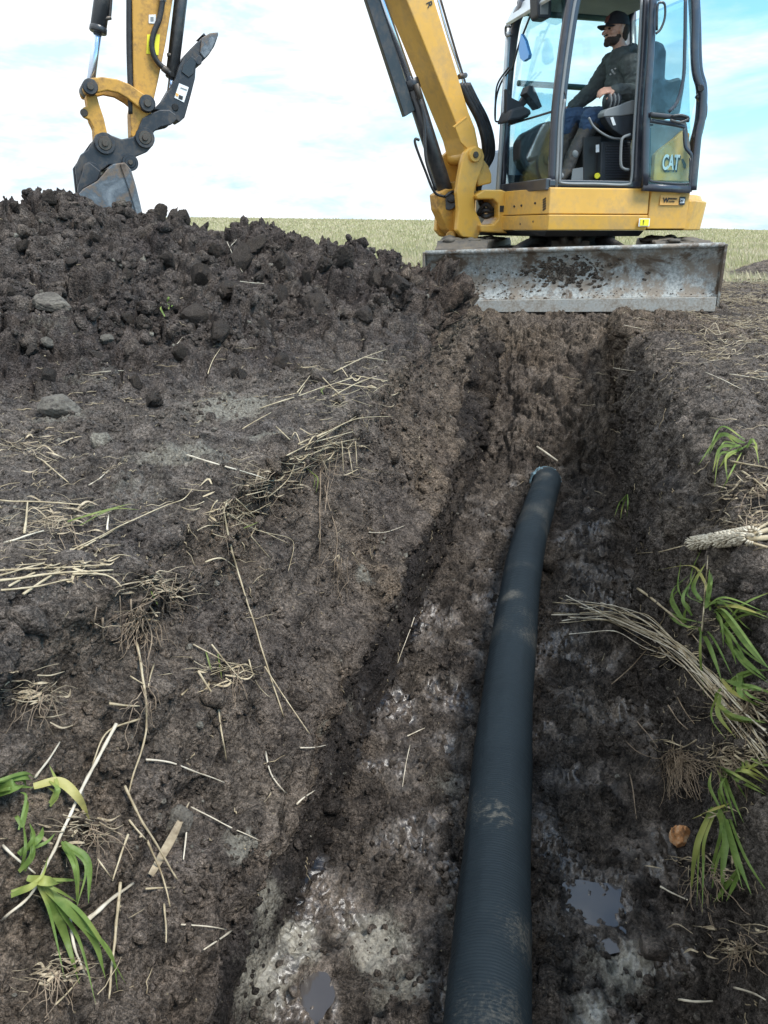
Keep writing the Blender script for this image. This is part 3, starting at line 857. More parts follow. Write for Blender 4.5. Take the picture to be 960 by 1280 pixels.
plant('dead_stem', 'thick short pale straw beside the green grass, leaning right', 'stem', (130, 1130),
      pale=[(.004, [(99, 1158), (130, 1130), (164, 1105)]), [(104, 1150), (125, 1135)]])
plant('dead_stem', 'upright dry straw standing near the bottom left, right of green blades', 'stem', (140, 1190),
      dry=[(.0034, [(148, 1104), (140, 1192), (135, 1250)]), [(157, 1044), (138, 1102)], [(120, 1075), (138, 1100)], [(67, 1258), (99, 1221)]], pale=[(.003, [(83, 1151), (92, 1190), (104, 1218)])])
plant('dead_stem', 'thin forked twig lying near the grey clay stain on left wall', 'twig', (250, 1160),
      pale=[[(227, 1156), (281, 1162)], [(288, 1163), (252, 1187)]], )
plant('loose_straw', 'long single straw lying flat beside the grey clay patch', 'straw', (290, 585), pale=[(.0032, [(234, 571), (285, 586), (331, 599)])])
plant('loose_straw', 'long straight straw at left edge crossing a short upright one', 'straw', (60, 630), dry=[(.003, [(0, 628), (60, 630), (117, 634)]), (.0034, [(31, 668), (34, 640), (35, 629)])])
plant('loose_straw', 'short thick straw on left bank, highest of those by the edge', 'straw', (70, 592), dry=[(.003, [(52, 576), (86, 605)])])
plant('loose_straw', 'white forked straw standing up on the crest of the heap', 'straw', (293, 322), pale=[[(284, 303), (292, 322), (303, 341)], [(287, 310), (296, 300)]], )
plant('loose_straw', 'small yellow v shaped straw in the middle of the heap', 'straw', (265, 455), dry=[[(260, 468), (265, 450), (276, 436)]])
plant('grass_sprout', 'tiny bright green sprout on the spoil heap', 'grass', (210, 385), green=[(.007, [(206, 397), (201, 390), (202, 384)]), (.009, [(211, 388), (210, 378), (214, 370)]), (.006, [(214, 385), (219, 378)])], dry=[[(215, 378), (228, 372), (240, 372)]])
plant('grass_tuft', 'green grass tuft with a yellow leaf at the lower left edge', 'grass', (55, 1080),
      green=[(.011, [(47, 1104), (78, 1140), (109, 1177), (129, 1224)]), (.011, [(44, 1098), (58, 1136), (73, 1172), (96, 1230)]), (.009, [(75, 1054), (99, 1078), (107, 1130)]), (.008, [(75, 1054), (84, 1085), (94, 1130)]),
             (.011, [(30, 1098), (50, 1103), (76, 1104)]), (.008, [(21, 1066), (38, 1050), (50, 1034)]), (.016, [(-6, 992), (8, 984), (24, 984)]), (.007, [(24, 1035), (22, 1010), (28, 1000)]), (.008, [(10, 1120), (30, 1108), (45, 1095)]), (.007, [(-5, 978), (20, 974), (36, 978)]), (.006, [(58, 1005), (62, 990), (55, 975)]), (.007, [(20, 1090), (30, 1070), (34, 1040)])],
      yellow=[(.013, [(38, 984), (64, 980), (88, 1000), (109, 1027)])])
for args in ((('tangle of thin dry stems on the left bank below the short thick straw', (75, 650)), 46, 6), (('loose mat of straw on the left bank just under the crest of the heap', (35, 560)), 26, 0),
             (('wispy dry grass on the rim directly above the long hanging stem', (330, 600)), 26, 10), (('ragged dry grass hanging from the left bank between the flat bundle and the long stem', (205, 735)), 30, 14),
             (('dry roots and leaf scraps at the left edge above the green grass', (45, 870)), 30, 16), (('small nest of dry grass low on the left bank, left of the withered leaf', (110, 1035)), 22, 12),
             (('dry leaf scraps in the bottom left corner under the green tuft', (60, 1215)), 26, 12), (('faint tuft of root hair on the left wall beside the white clay patch', (420, 700)), 3, 10),
             (('brown dry grass heaped behind the cream seed head', (935, 655)), 40, 8), (('thick dry grass under the largest green tuft at the right edge', (930, 880)), 60, 14),
             (('dry stems and roots between the root ball and the lower green tuft', (915, 945)), 40, 20), (('root fibres spilling from the right bank near the broken root', (885, 1090)), 16, 26),
             (('dead leaf scraps at the right edge below all green blades', (925, 1180)), 26, 16), (('straw scraps on the right bank beside the upper green tuft', (940, 610)), 34, 8),
             (('scruffy straw on the shoulder of the right bank near the blade', (905, 430)), 40, 0)):
    plant('dry_tangle', args[0][0], 'dry grass', args[0][1], fuzz=int(args[1] * 1.7), rfuzz=args[2], spread=(22, 11), fmat='tangle')
# right bank
plant('grass_tuft', 'small green grass tuft high on the right bank, farthest of the bright tufts', 'grass', (915, 565),
      green=[(.009, [(932, 556), (905, 550), (875, 582)]), (.008, [(925, 560), (905, 565), (893, 592)]), (.009, [(930, 562), (915, 575), (900, 588)]), (.007, [(925, 555), (910, 548), (898, 552)]), (.006, [(935, 562), (942, 556), (948, 565)])],
      dry=[[(915, 578), (940, 582), (960, 586)], [(928, 590), (945, 600), (960, 615)]])
plant('grass_sprout', 'lone little green sprout on the right trench wall', 'grass', (783, 630), green=[(.006, [(785, 618), (778, 630), (769, 647)]), (.006, [(785, 618), (782, 635), (777, 650)]), (.006, [(786, 618), (789, 632), (785, 650)])])
plant('grass_tuft', 'largest tuft of long green grass blades hanging over the right bank', 'grass', (895, 780),
      green=[(.009, [(877, 785), (897, 811), (907, 855)]), (.012, [(895, 765), (913, 769), (944, 811), (962, 835)]), (.010, [(900, 770), (918, 795), (924, 832)]), (.009, [(885, 756), (913, 757), (962, 776)]), (.009, [(858, 780), (846, 752), (853, 735)]), (.009, [(886, 760), (896, 735), (890, 712)]), (.009, [(880, 752), (875, 735), (885, 705)]),
             (.012, [(918, 855), (940, 848), (965, 838)]), (.011, [(913, 852), (940, 862), (965, 866)]), (.010, [(900, 880), (925, 895), (962, 905)]), (.009, [(905, 790), (935, 775), (965, 765)]), (.011, [(910, 800), (935, 825), (962, 850)]), (.007, [(838, 765), (860, 775), (885, 780)]), (.008, [(905, 868), (908, 895), (925, 925)]), (.008, [(930, 845), (936, 870), (955, 885)]), (.007, [(868, 770), (862, 750), (868, 725)])],
      yellow=[(.006, [(890, 754), (887, 728), (868, 708), (819, 714)]), (.008, [(900, 760), (930, 762), (962, 772)]), (.008, [(905, 850), (930, 870), (960, 885)])],
      dry=[(.005, [(798, 735), (830, 760), (862, 785)]), [(880, 790), (884, 730), (887, 695)], [(930, 862), (950, 890), (958, 925)]], fuzz=10)
s1 = []
for k in range(22):
    a0 = rng.normal() * 7; 
    jj = rng.normal() * 9; s1.append((.0010 + .0020 * rng.random(), [(x_ + rng.normal() * 3.5, y_ + rng.normal() * 4.5 + jj * q_) for (x_, y_), q_ in zip([(694 + 14 * (k % 5) + rng.normal() * 4, 764 + (k * .68 - 7) * 1.9), (760 + rng.normal() * 4, 770 + (k * .68 - 7) * 1.5), (812 + rng.normal() * 3, 788 + (k * .68 - 7) * 1.6), (848 + rng.normal() * 3, 812 + (k * .68 - 7) * 2), (890, 852 + (k * .68 - 7) * 2.4), (926 + rng.normal() * 4, 893 + (k * .68 - 7) * 3), (962, 935 + (k * .68 - 7) * 4)], (.9, .3, .2, .3, .6, .9, 1.2))]))
plant('straw_bundle', 'long arching sheaf of dry straw leaning from the right bank into the trench', 'straw', (850, 812), dry=s1[::2], pale=s1[1::2], fuzz=18,
      roots=[[(765, 855), (790, 835), (814, 808)], [(845, 865), (852, 880), (870, 905)], [(838, 880), (846, 900), (862, 912)]])
# seed head: a fat cream spike with short bristles
p0, n0 = hit(860, 690); p1, n1_ = hit(932, 684)
t = empty('seed_head', p0); tag(t, 'fuzzy cream seed head on a stalk lying on the right bank', 'seed head')
a = Acc(); dl = Vector((-.0, -.02, .035))
pa, pb = p0 + dl, p1 + dl
ax = (pb - pa)
a.tube([pa + ax * f for f in (0, .08, .3, .6, .85, 1)], [.004, .011, .014, .014, .011, .004], 12)
for k in range(900):
    f = rng.random(); an = rng.random() * math.tau
    u = ax.normalized().orthogonal(); v = ax.normalized().cross(u); d = u * math.cos(an) + v * math.sin(an)
    c0 = pa + ax * f + d * .010; a.tube([c0, c0 + d * .005 + ax.normalized() * -.004, c0 + d * .006 - ax.normalized() * .011], [.0022, .0016, .0006], 4)
a.build('bristles', M['pale_straw'], t)
a = Acc(); a.tube([pa, pb], [.004, .004], 6)
a.tube([pa, on_ground([(830, 690)], .02)[0], on_ground([(797, 692)], .012)[0]], [.002, .0016, .001], 6)
for (ex, ey, r_) in ((965, 668, .005), (965, 690, .003), (965, 678, .006), (965, 660, .003)):
    a.tube([pb - ax * .1, on_ground([(945, 682 + (ey - 682) * .4)], .035)[0], on_ground([(ex, ey)], .03)[0]], [r_ * .7, r_, r_], 6)
a.build('stalk', M['straw'], t)
plant('root_clump', 'ball of fine roots and soil hanging on the right bank', 'roots', (852, 945), roots=[[(838, 975), (839, 1000)], [(845, 965), (866, 998)], [(783, 928), (798, 946), (827, 949)], [(798, 903), (812, 920), (824, 935)], [(860, 965), (868, 985), (875, 1000)], [(790, 970), (796, 1025)]], rfuzz=90, fuzz=8)
plant('grass_tuft', 'drooping green grass tuft at the lower right edge above the cut root', 'grass', (900, 1015),
      green=[(.010, [(895, 1010), (885, 1045), (877, 1075), (866, 1130)]), (.011, [(903, 1012), (917, 1045), (914, 1085), (907, 1128)]), (.009, [(910, 1020), (931, 1070), (944, 1120)]), (.006, [(930, 1090), (912, 1128)]), (.006, [(908, 966), (922, 990), (934, 1030)]), (.007, [(905, 960), (930, 975), (962, 995)]), (.007, [(915, 970), (940, 965), (962, 975)]), (.006, [(903, 1010), (897, 985), (893, 965)]), (.006, [(935, 950), (950, 960), (964, 950)])],
      yellow=[(.007, [(869, 1024), (895, 1017), (919, 1004)])], dry=[(.004, [(920, 945), (945, 960)]), [(900, 1000), (915, 960), (945, 940)]], fuzz=6)
m, nt, b = new_mat('cut_wood'); co = objco(nt)
nt.links.new(ramp(nt, noise(nt, co, 38, 5, .7), [(.35, (.06, .035, .02)), (.5, (.38, .17, .06)), (.68, (.55, .42, .28))]), b.inputs['Base Color']); b.inputs['Roughness'].default_value = .8; M['wood'] = m
p, n = hit(856, 1047); V = clod_shape(I3, 77, .3, .9) * .024; V[:, 2] *= 1.3
o = link('broken_root', mesh_np('broken_root', V, I3[1]), M['wood']); o.location = p + n * .01
tag(o, 'orange brown broken root knob poking from the right bank', 'root')
for lab, px_ in (('yellow straw running in from the left edge behind the green grass', [(0, 1058), (22, 1076), (42, 1092)]), ('bent pale straw above the yellow leaf on the left bank', [(40, 975), (52, 960), (73, 928)]),
                 ('short slanting straw right of the topmost thick straw', [(112, 608), (124, 600), (136, 589)]), ('grey straw pointing in from the left edge above the flat bundle', [(5, 680), (30, 672), (55, 665)]),
                 ('stubby upright straw below the green shoots on the left bank', [(133, 665), (135, 655), (136, 645)]), ('thin brown straw lying level at the foot of the heap', [(114, 467), (135, 465), (155, 464)]),
                 ('short brown straw beside the forked yellow one on the heap', [(215, 437), (222, 430), (228, 422)]), ('long thin root lying across the left wall above the withered leaf', [(182, 950), (208, 951), (245, 966), (279, 979)]),
                 ('thin root running down right from the tip of the withered leaf', [(235, 1010), (262, 1022), (325, 1052)]), ('fine dark root in the middle of the left wall', [(331, 940), (335, 970), (356, 992)]), ('fine root hanging straight down beside the withered leaf', [(235, 1020), (232, 1050), (228, 1075)]),
                 ('short level straw below the white forked straw on the heap', [(300, 352), (315, 354), (330, 355)]),
                 ('pale crooked twig low on the right bank below the broken root', [(825, 1109), (838, 1116), (861, 1125)]),
                 ('curved pale twig at the bottom right corner', [(848, 1250), (870, 1254), (893, 1252)]),
                 ('thin twig at the right edge just above the corner', [(920, 1235), (945, 1242), (962, 1252)]),
                 ('straw lying flat against the right wall halfway down', [(767, 460), (780, 462), (795, 464)]),
                 ('forked straw on the upper right trench wall', [(783, 504), (790, 493), (800, 483)]),
                 ('pair of thick straws on the right bank above the grass', [(882, 466), (905, 476), (926, 487)]),
                 ('straw at the top corner of the right trench wall', [(780, 407), (795, 410), (808, 413)]),
                 ('thin straw leaning on the mud left of the pipe', [(517, 772), (507, 800), (496, 829)]),
                 ('short yellow straw on the mud below the leaning one', [(509, 921), (520, 916), (531, 911)]),
                 ('brown straw standing by the left foot of the trench wall', [(512, 933), (507, 960), (503, 985)]),
                 ('white root lying across the left wall beside a clay stain', [(460, 665), (480, 668), (505, 658)]),
                 ('short straw stub on the left wall near the floor', [(375, 936), (390, 935), (408, 931)]),
                 ('little curled root low on the left wall', [(369, 1006), (380, 995), (392, 988)]),
                 ('dry straw lying across the bank at the right edge', [(912, 468), (935, 472), (955, 476)])):
    p, n = hit(*px_[1]); a = Acc(); stalk(a, px_, .0026, .006); tag(a.build('loose_straw', M['pale_straw']), lab, 'straw')
a = Acc(); leaf(a, [(186, 1095), (208, 1050), (234, 1003)], .014, .012, .02)
tag(a.build('withered_leaf', M['tangle']), 'curled grey withered leaf under the crossed dry stems', 'leaf')

# ------------------------------------------------------------------ drain pipe with filter sock
m, nt, b = new_mat('filter_sock'); co = objco(nt)
n1 = noise(nt, co, 5, 5, .6); n2 = noise(nt, co, 120, 6, .8, .4)
c = mixc(nt, n1, (.008, .0135, .018), (.016, .025, .031))
dm = attr(nt, 'dust')
f = ramp(nt, mth(nt, 'ADD', mth(nt, 'MULTIPLY', dm, .45), mth(nt, 'MULTIPLY', n2, .75)), [(.57, g3(0)), (.86, g3(.55))])
c = mixc(nt, f, c, (.22, .20, .16))
nt.links.new(c, b.inputs['Base Color'])
nt.links.new(mth(nt, 'ADD', .55, mth(nt, 'MULTIPLY', n2, .3)), b.inputs['Roughness'])
b.inputs['Specular IOR Level'].default_value = .22; b.inputs['Sheen Weight'].default_value = .0; b.inputs['Sheen Tint'].default_value = (.45, .7, 1, 1)
mpn = N(nt, 'ShaderNodeMapping'); mpn.inputs['Rotation'].default_value = (0, 0, R(13.5)); nt.links.new(co, mpn.inputs[0])
wv = N(nt, 'ShaderNodeTexWave'); wv.bands_direction = 'Y'; wv.inputs['Scale'].default_value = 42; wv.inputs['Distortion'].default_value = .6; wv.inputs['Detail'].default_value = 2
nt.links.new(mpn.outputs[0], wv.inputs[0])
kn = noise(nt, co, 900, 2)
nt.links.new(bump(nt, mth(nt, 'ADD', mth(nt, 'MULTIPLY', wv.outputs['Fac'], .6), mth(nt, 'MULTIPLY', kn, .5)), .42, .003), b.inputs['Normal'])
M['sock'] = m
PR = .081
cl_pts = []
for (px_, py_, zz) in ((609, 1280, .10), (625, 1000, .10), (636.5, 850, .10), (656, 700, .10), (672, 640, .105), (683, 604, .12)):
    cl_pts.append(Vector(base_hit(px_, py_, zz)))
v0 = cl_pts[0] - cl_pts[1]; v0.normalize()
cl_pts = [cl_pts[0] + v0 * 2.2, cl_pts[0] + v0 * 1.0] + cl_pts
endd = Vector((.02, .14, -.03)); cl_pts.append(cl_pts[-1] + endd)
path = smooth_path(cl_pts, 60)
L = [0]
for a_, b_ in zip(path[:-1], path[1:]): L.append(L[-1] + (b_ - a_).length)
NS = 900; Ld = np.linspace(0, L[-1], NS); pa_ = np.array([p[:] for p in path]); pth = np.stack([np.interp(Ld, L, pa_[:, k]) for k in range(3)], 1)
rad = PR * (1 + .010 * np.sin(Ld * math.tau / .016)) + .0012 * np.sin(Ld * 9)
seg = 56
V, Fq = tube_vf([Vector(p) for p in pth], list(rad), seg, True)
t = empty('drain_pipe', Vector(pth[NS // 2])); tag(t, 'black corrugated drain pipe in a fabric sock lying along the trench floor', 'pipe')
Va = np.array([v[:] for v in V]); Nv_ = Va - np.repeat(pth, seg, 0); Nv_ /= np.linalg.norm(Nv_, axis=1)[:, None]
uu = np.repeat(Ld, seg); ang_ = np.tile(np.arange(seg) / seg * math.tau, NS)
wr = fbm(np.stack([uu * 16 + .8 * np.sin(ang_ * 2), np.cos(ang_) * 1.1, np.sin(ang_) * 1.1], 1), 1.0, 3, .6)
wr2 = np.maximum(0, fbm(np.stack([uu * 3, np.cos(ang_) * 3, np.sin(ang_) * 3], 1), 1.0, 2))
Va += Nv_ * (.0011 * wr + .0022 * wr2)[:, None]
me = bpy.data.meshes.new('pipe_body'); me.from_pydata([tuple(v) for v in Va], [], Fq); me.update()
o = link('pipe_body', me, M['sock'], t)
dc = np.array(base_hit(620, 1020, .17)); dc2 = np.array(base_hit(638, 745, .17)); dc3 = np.array(base_hit(645, 1180, .13)); dc4 = np.array(base_hit(683, 592, .2))
low = sstep(.075, .01, Va[:, 2]) * .7
dust = low + .75 * sstep(-.5, .5, fbm(Va, 55., 2, off=3)) * np.exp(-((Va - dc) ** 2).sum(1) / .045 ** 2) + .6 * np.exp(-((Va - dc2) ** 2).sum(1) / .05 ** 2) + .5 * np.exp(-((Va - dc3) ** 2).sum(1) / .06 ** 2) + .5 * np.exp(-((Va - dc4) ** 2).sum(1) / .04 ** 2) + .22 + .5 * np.maximum(0, fbm(Va, 4.0, 2, off=77))
a_ = me.attributes.new('dust', 'FLOAT', 'POINT'); a_.data.foreach_set('value', dust.astype(np.float32))
# gathered plastic at the end
m = mat_plain('shiny_plastic', (.26, .40, .46), .15, .2, .5, 60, 0, bmp=.6); M['plastic'] = m
e0 = Vector(pth[-1]); ed = (Vector(pth[-1]) - Vector(pth[-30])).normalized()
Vv = []; Ff = []; sg = 48
u = ed.orthogonal().normalized(); v = ed.cross(u)
prof = [(-.11, 1.0), (-.10, 1.06), (-.07, 1.05), (-.04, 1.09), (-.02, 1.05), (0, 1.04), (.012, .93), (.02, .72), (.012, .5), (.02, .25), (.014, .02)]
for i, (l, rr) in enumerate(prof):
    for k in range(sg):
        an = k / sg * math.tau; w_r = 1.02 + (.05 * math.sin(an * 11 + i * .9) + .05 * math.sin(an * 19 + i * 1.7)) * (i > 0)
        Vv.append(e0 + ed * (l + .006 * math.sin(an * 9 + i * 2)) + (u * math.cos(an) + v * math.sin(an)) * PR * rr * w_r)
for i in range(len(prof) - 1):
    for k in range(sg): Ff.append((i * sg + k, i * sg + (k + 1) % sg, (i + 1) * sg + (k + 1) % sg, (i + 1) * sg + k))
me = bpy.data.meshes.new('gathered_end'); me.from_pydata(Vv, [], Ff); me.update(); link('gathered_end', me, M['plastic'], t)
p = Vector(pth[-1]) + Vector((0, 0, PR + .006))
a = Acc(); a.tube([at for at in (Vector(at_depth(671, 558, 4.58)), Vector(at_depth(684, 567, 4.55)), Vector(at_depth(697, 576, 4.52)))], [.005, .006, .004], 7)
tag(a.build('loose_straw', M['pale_straw']), 'pale crooked stick lying over the far end of the pipe', 'stick')

# ------------------------------------------------------------------ field cover: stubble and weeds out to the skyline
nb = 115000
u1 = rng.random(nb)
dd = 9.4 * (150 / 9.4) ** (u1 ** .8)
azm = rng.uniform(-.62, .62, nb)
bx_, by_ = np.tan(azm) * dd, dd
s0, q0_ = xy2sq(bx_, by_)
gi = grid_pt(s0, q0_)
ok = (field[gi] > .5)
bx_, by_, dd, gi = bx_[ok], by_[ok], dd[ok], gi[ok]; nb = len(dd)
i_s = np.clip(np.searchsorted(s_all, s0[ok]) - 1, 0, nr - 2); j_q = np.clip(np.searchsorted(q_all, q0_[ok]) - 1, 0, nc - 2)
fs = np.clip((s0[ok] - s_all[i_s]) / (s_all[i_s + 1] - s_all[i_s]), 0, 1); fq = np.clip((q0_[ok] - q_all[j_q]) / (q_all[j_q + 1] - q_all[j_q]), 0, 1)
Zg = P[:, 2].reshape(nr, nc)
bz = (Zg[i_s, j_q] * (1 - fs) * (1 - fq) + Zg[i_s + 1, j_q] * fs * (1 - fq) + Zg[i_s, j_q + 1] * (1 - fs) * fq + Zg[i_s + 1, j_q + 1] * fs * fq) - .01
hh = (.05 + .13 * rng.random(nb) ** 1.5) * (1 + dd * .006); wd = .0022 * (1 + dd * .28)
gn = fbm(np.stack([bx_, by_, bx_ * 0], 1), .35, 3, off=5) + .35 * rng.normal(size=nb)
isg = gn > .12
hh = np.where(isg, hh * 1.15, hh * .8)
an = rng.uniform(-.6, .6, nb); lean = rng.normal(size=(nb, 2)) * .35
wx, wy = np.cos(an) * wd, np.sin(an) * wd
v0 = np.stack([bx_ - wx, by_ - wy, bz], 1); v1 = np.stack([bx_ + wx, by_ + wy, bz], 1)
v2 = np.stack([bx_ + lean[:, 0] * hh * .5 + wx * .6, by_ + lean[:, 1] * hh * .5, bz + hh * .6], 1)
v3 = np.stack([bx_ + lean[:, 0] * hh, by_ + lean[:, 1] * hh, bz + hh], 1)
for nm, sel, mt, lab in (('field_weeds', isg, None, 'low green weeds growing through the stubble field'), ('field_stubble', ~isg, None, 'short dry stubble covering the field')):
    A = np.stack([v0[sel], v1[sel], v2[sel], v3[sel]], 1).reshape(-1, 3); k = sel.sum()
    base = np.arange(k)[:, None] * 4
    Fc = np.concatenate([base + np.array([0, 1, 2]), base + np.array([0, 2, 3])]).reshape(-1, 3)
    me = mesh_np(nm, A, Fc)
    mt = plant_mat(nm, (.36, .355, .18), (.46, .44, .26), 2, .8, .3) if nm == 'field_weeds' else plant_mat(nm, (.46, .41, .27), (.58, .52, .37), 2, .8, .2)
    tag(link(nm, me, mt), lab, 'field plants', kind='stuff')
# ================================================================== EXCAVATOR
HP = Plane((1.883, 8.19), 15)        # upper structure
BP = Plane((.85, 7.93), 25)          # boom, stick and bucket plane
UPL = Plane((1.883, 8.19), 0)
M['yellow'] = mat_plain('yellow_paint', (.66, .365, .06), .45, 0, .10, 2.2, .5, (.42, .27, .11), coat=.15)
M['yellow_worn'] = mat_plain('worn_yellow_paint', (.55, .29, .045), .5, 0, .14, 5, .62, (.17, .10, .045))
M['black'] = mat_plain('black_paint', (.022, .024, .027), .4, 0, .2, 5, .35, (.08, .07, .06), coat=.2)
M['frame'] = mat_plain('cab_frame_paint', (.030, .034, .048), .34, 0, .2, 4, .25, (.09, .085, .08), coat=.4)
M['iron'] = mat_plain('dark_cast_iron', (.028, .034, .042), .5, .2, .3, 7, .5, (.10, .085, .07))
M['pin'] = mat_plain('greasy_pin_steel', (.10, .085, .07), .45, .5, .3, 30, .4, (.04, .03, .025))
M['chrome'] = mat_plain('chrome_rod', (.55, .60, .68), .18, .9, .08, 6)
M['rubber'] = mat_plain('hose_rubber', (.014, .014, .015), .55, 0, .3, 20, .3, (.07, .06, .05))
M['plastic_grey'] = mat_plain('grey_plastic', (.20, .21, .21), .6, 0, .1, 6)
M['dark_plastic'] = mat_plain('dark_plastic', (.022, .026, .032), .6, 0, .2, 10)
M['muddy_steel'] = mat_plain('muddy_track_steel', (.075, .07, .065), .7, .2, .35, 8, .9, (.14, .115, .085))
M['bar'] = mat_plain('green_grey_bar', (.045, .10, .09), .5)
M['tank'] = mat_plain('slate_blue_cover', (.16, .24, .34), .35, 0, .1, 4)
M['silver'] = mat_plain('silver_visor', (.50, .55, .58), .35, .3, .1, 8)
def flat_mat(name, col, rough=.5):
    return mat_plain(name, col, rough, 0, .04, 40)
M['white'] = flat_mat('white_decal', (.75, .76, .75)); M['decal_black'] = flat_mat('black_print', (.02, .02, .02))
M['decal_orange'] = flat_mat('orange_decal', (.80, .42, .11)); M['warn'] = flat_mat('warning_yellow', (.80, .72, .03))
m, nt, b = new_mat('bucket_steel'); co = objco(nt)
n1 = noise(nt, co, 4.5, 6, .65, .4)
c = ramp(nt, n1, [(.33, (.06, .045, .035)), (.44, (.16, .12, .09)), (.5, (.09, .105, .12)), (.62, (.20, .22, .235)), (.75, (.30, .31, .31))])
nt.links.new(c, b.inputs['Base Color']); b.inputs['Roughness'].default_value = .5; b.inputs['Metallic'].default_value = .25
nt.links.new(bump(nt, noise(nt, co, 22, 5, .7), .4, .01), b.inputs['Normal']); M['bucket'] = m
m, nt, b = new_mat('scraped_blade_steel'); co = objco(nt)
n1 = noise(nt, co, 2.6, 7, .68, .5); n2 = noise(nt, co, 40, 5, .75); n3 = noise(nt, co, 7, 6, .7)
c = mixc(nt, ramp(nt, n2, [(.36, g3(0)), (.6, g3(1))]), (.16, .17, .168), (.36, .37, .35))
c = mixc(nt, ramp(nt, n3, [(.47, g3(0)), (.58, g3(.85))]), c, (.19, .15, .11))
c = mixc(nt, ramp(nt, n1, [(.52, g3(0)), (.58, g3(1))]), c, (.10, .072, .05))
vx = voro(nt, co, 70); c = mixc(nt, ramp(nt, vx, [(.10, g3(.7)), (.2, g3(0))]), c, (.15, .13, .11))
nt.links.new(c, b.inputs['Base Color']); b.inputs['Roughness'].default_value = .62; b.inputs['Metallic'].default_value = .15
nt.links.new(bump(nt, mth(nt, 'ADD', mth(nt, 'MULTIPLY', n1, 2.0), n2), .5, .012), b.inputs['Normal']); M['blade'] = m
def glass_mat(name, tint, refl=.5):
    m = bpy.data.materials.new(name); m.use_nodes = True; nt = m.node_tree; nt.nodes.clear()
    o = N(nt, 'ShaderNodeOutputMaterial'); tr = N(nt, 'ShaderNodeBsdfTransparent'); gl = N(nt, 'ShaderNodeBsdfGlossy')
    tr.inputs[0].default_value = (*tint, 1); gl.inputs['Roughness'].default_value = .02; gl.inputs[0].default_value = (.9, .95, 1, 1)
    fr = N(nt, 'ShaderNodeLayerWeight'); fr.inputs[0].default_value = .35
    co = objco(nt); sm = ramp(nt, noise(nt, co, 4, 5, .7), [(.45, g3(0)), (.75, g3(.05))])
    k = mth(nt, 'ADD', mth(nt, 'MULTIPLY', fr.outputs['Fresnel'], refl), sm)
    mx = N(nt, 'ShaderNodeMixShader'); nt.links.new(k, mx.inputs[0]); nt.links.new(tr.outputs[0], mx.inputs[1]); nt.links.new(gl.outputs[0], mx.inputs[2])
    nt.links.new(mx.outputs[0], o.inputs[0]); return m
M['glass'] = glass_mat('tinted_glass', (.86, .975, .985), .30)
M['glass_clear'] = glass_mat('door_glass', (.86, .955, .965), .30)
M['mirror'] = mat_plain('mirror_face', (.10, .30, .62), .12, .4, .05, 3)

EX = empty('mini_excavator', (1.883, 8.19, GZ))
tag(EX, 'yellow and black tracked excavator with open cab door and muddy dozer blade', 'excavator')

def setparent_world(o, parent): pass
def poly_prism(name, near, far, mat, parent, bev=.006, seg=2, holes=None):
    bm = bmesh.new()
    a = [bm.verts.new(p) for p in near]; b_ = [bm.verts.new(p) for p in far]; n = len(a)
    f1 = bm.faces.new(a); f2 = bm.faces.new(b_[::-1])
    for i in range(n):
        bm.faces.new((a[i], b_[i], b_[(i + 1) % n], a[(i + 1) % n]))
    bmesh.ops.recalc_face_normals(bm, faces=bm.faces)
    if bev:
        try: bmesh.ops.bevel(bm, geom=list(bm.edges), offset=bev, segments=seg, profile=.5, affect='EDGES', clamp_overlap=True)
        except Exception as e: print('bevel', name, e)
    bmesh.ops.triangulate(bm, faces=[f for f in bm.faces if len(f.verts) > 4])
    me = bpy.data.meshes.new(name); bm.to_mesh(me); bm.free()
    o = link(name, me, mat, parent, smooth=False)
    return o
def prism(name, pl, pxs, o0, o1, mat, parent=None, bev=.006, ref=None):
    tz = [pl.px(x, y, o0 if ref is None else ref) for x, y in pxs]
    return poly_prism(name, [pl.w(t, z, o0) for t, z in tz], [pl.w(t, z, o1) for t, z in tz], mat, parent or EX, bev)
def slab(name, pl, tz, o0, o1, mat, parent=None, bev=.006):
    return poly_prism(name, [pl.w(t, z, o0) for t, z in tz], [pl.w(t, z, o1) for t, z in tz], mat, parent or EX, bev)
def rect(t0, t1, z0, z1): return [(t0, z0), (t1, z0), (t1, z1), (t0, z1)]
def cyl(name, p, q, r, mat, parent=None, seg=24, r2=None, bev=True):
    p, q = Vector(p), Vector(q); d = (q - p).normalized(); L_ = (q - p).length
    r2 = r if r2 is None else r2; e = min(.006, r * .2, L_ * .2)
    V, Fq = tube_vf([p, p + d * e * .01, p + d * e, q - d * e, q - d * e * .01, q], [r - e, r - e, r, r2, r2 - e, r2 - e], seg)
    me = bpy.data.meshes.new(name); me.from_pydata(V, [], Fq); me.update()
    o = link(name, me, mat, parent or EX)
    for pl_ in me.polygons:
        if len(pl_.vertices) > 4: pl_.use_smooth = False
    return o
def hose(name, pts, r, mat=None, parent=None, seg=8, sm=6):
    a = Acc(); a.tube(smooth_path(pts, sm), r, seg); return a.build(name, mat or M['rubber'], parent or EX)
def pin(pl, x, y, r, o0, o1, name='pin', mat=None, parent=None, cap=True):
    t, z = pl.px(x, y, o0)
    c = cyl(name, pl.w(t, z, o0), pl.w(t, z, o1), r, mat or M['pin'], parent, 22)
    if cap: cyl('pin_cap', pl.w(t, z, o0 + .012), pl.w(t, z, o0 - .002), r * .45, M['pin'], c, 14)
    return c
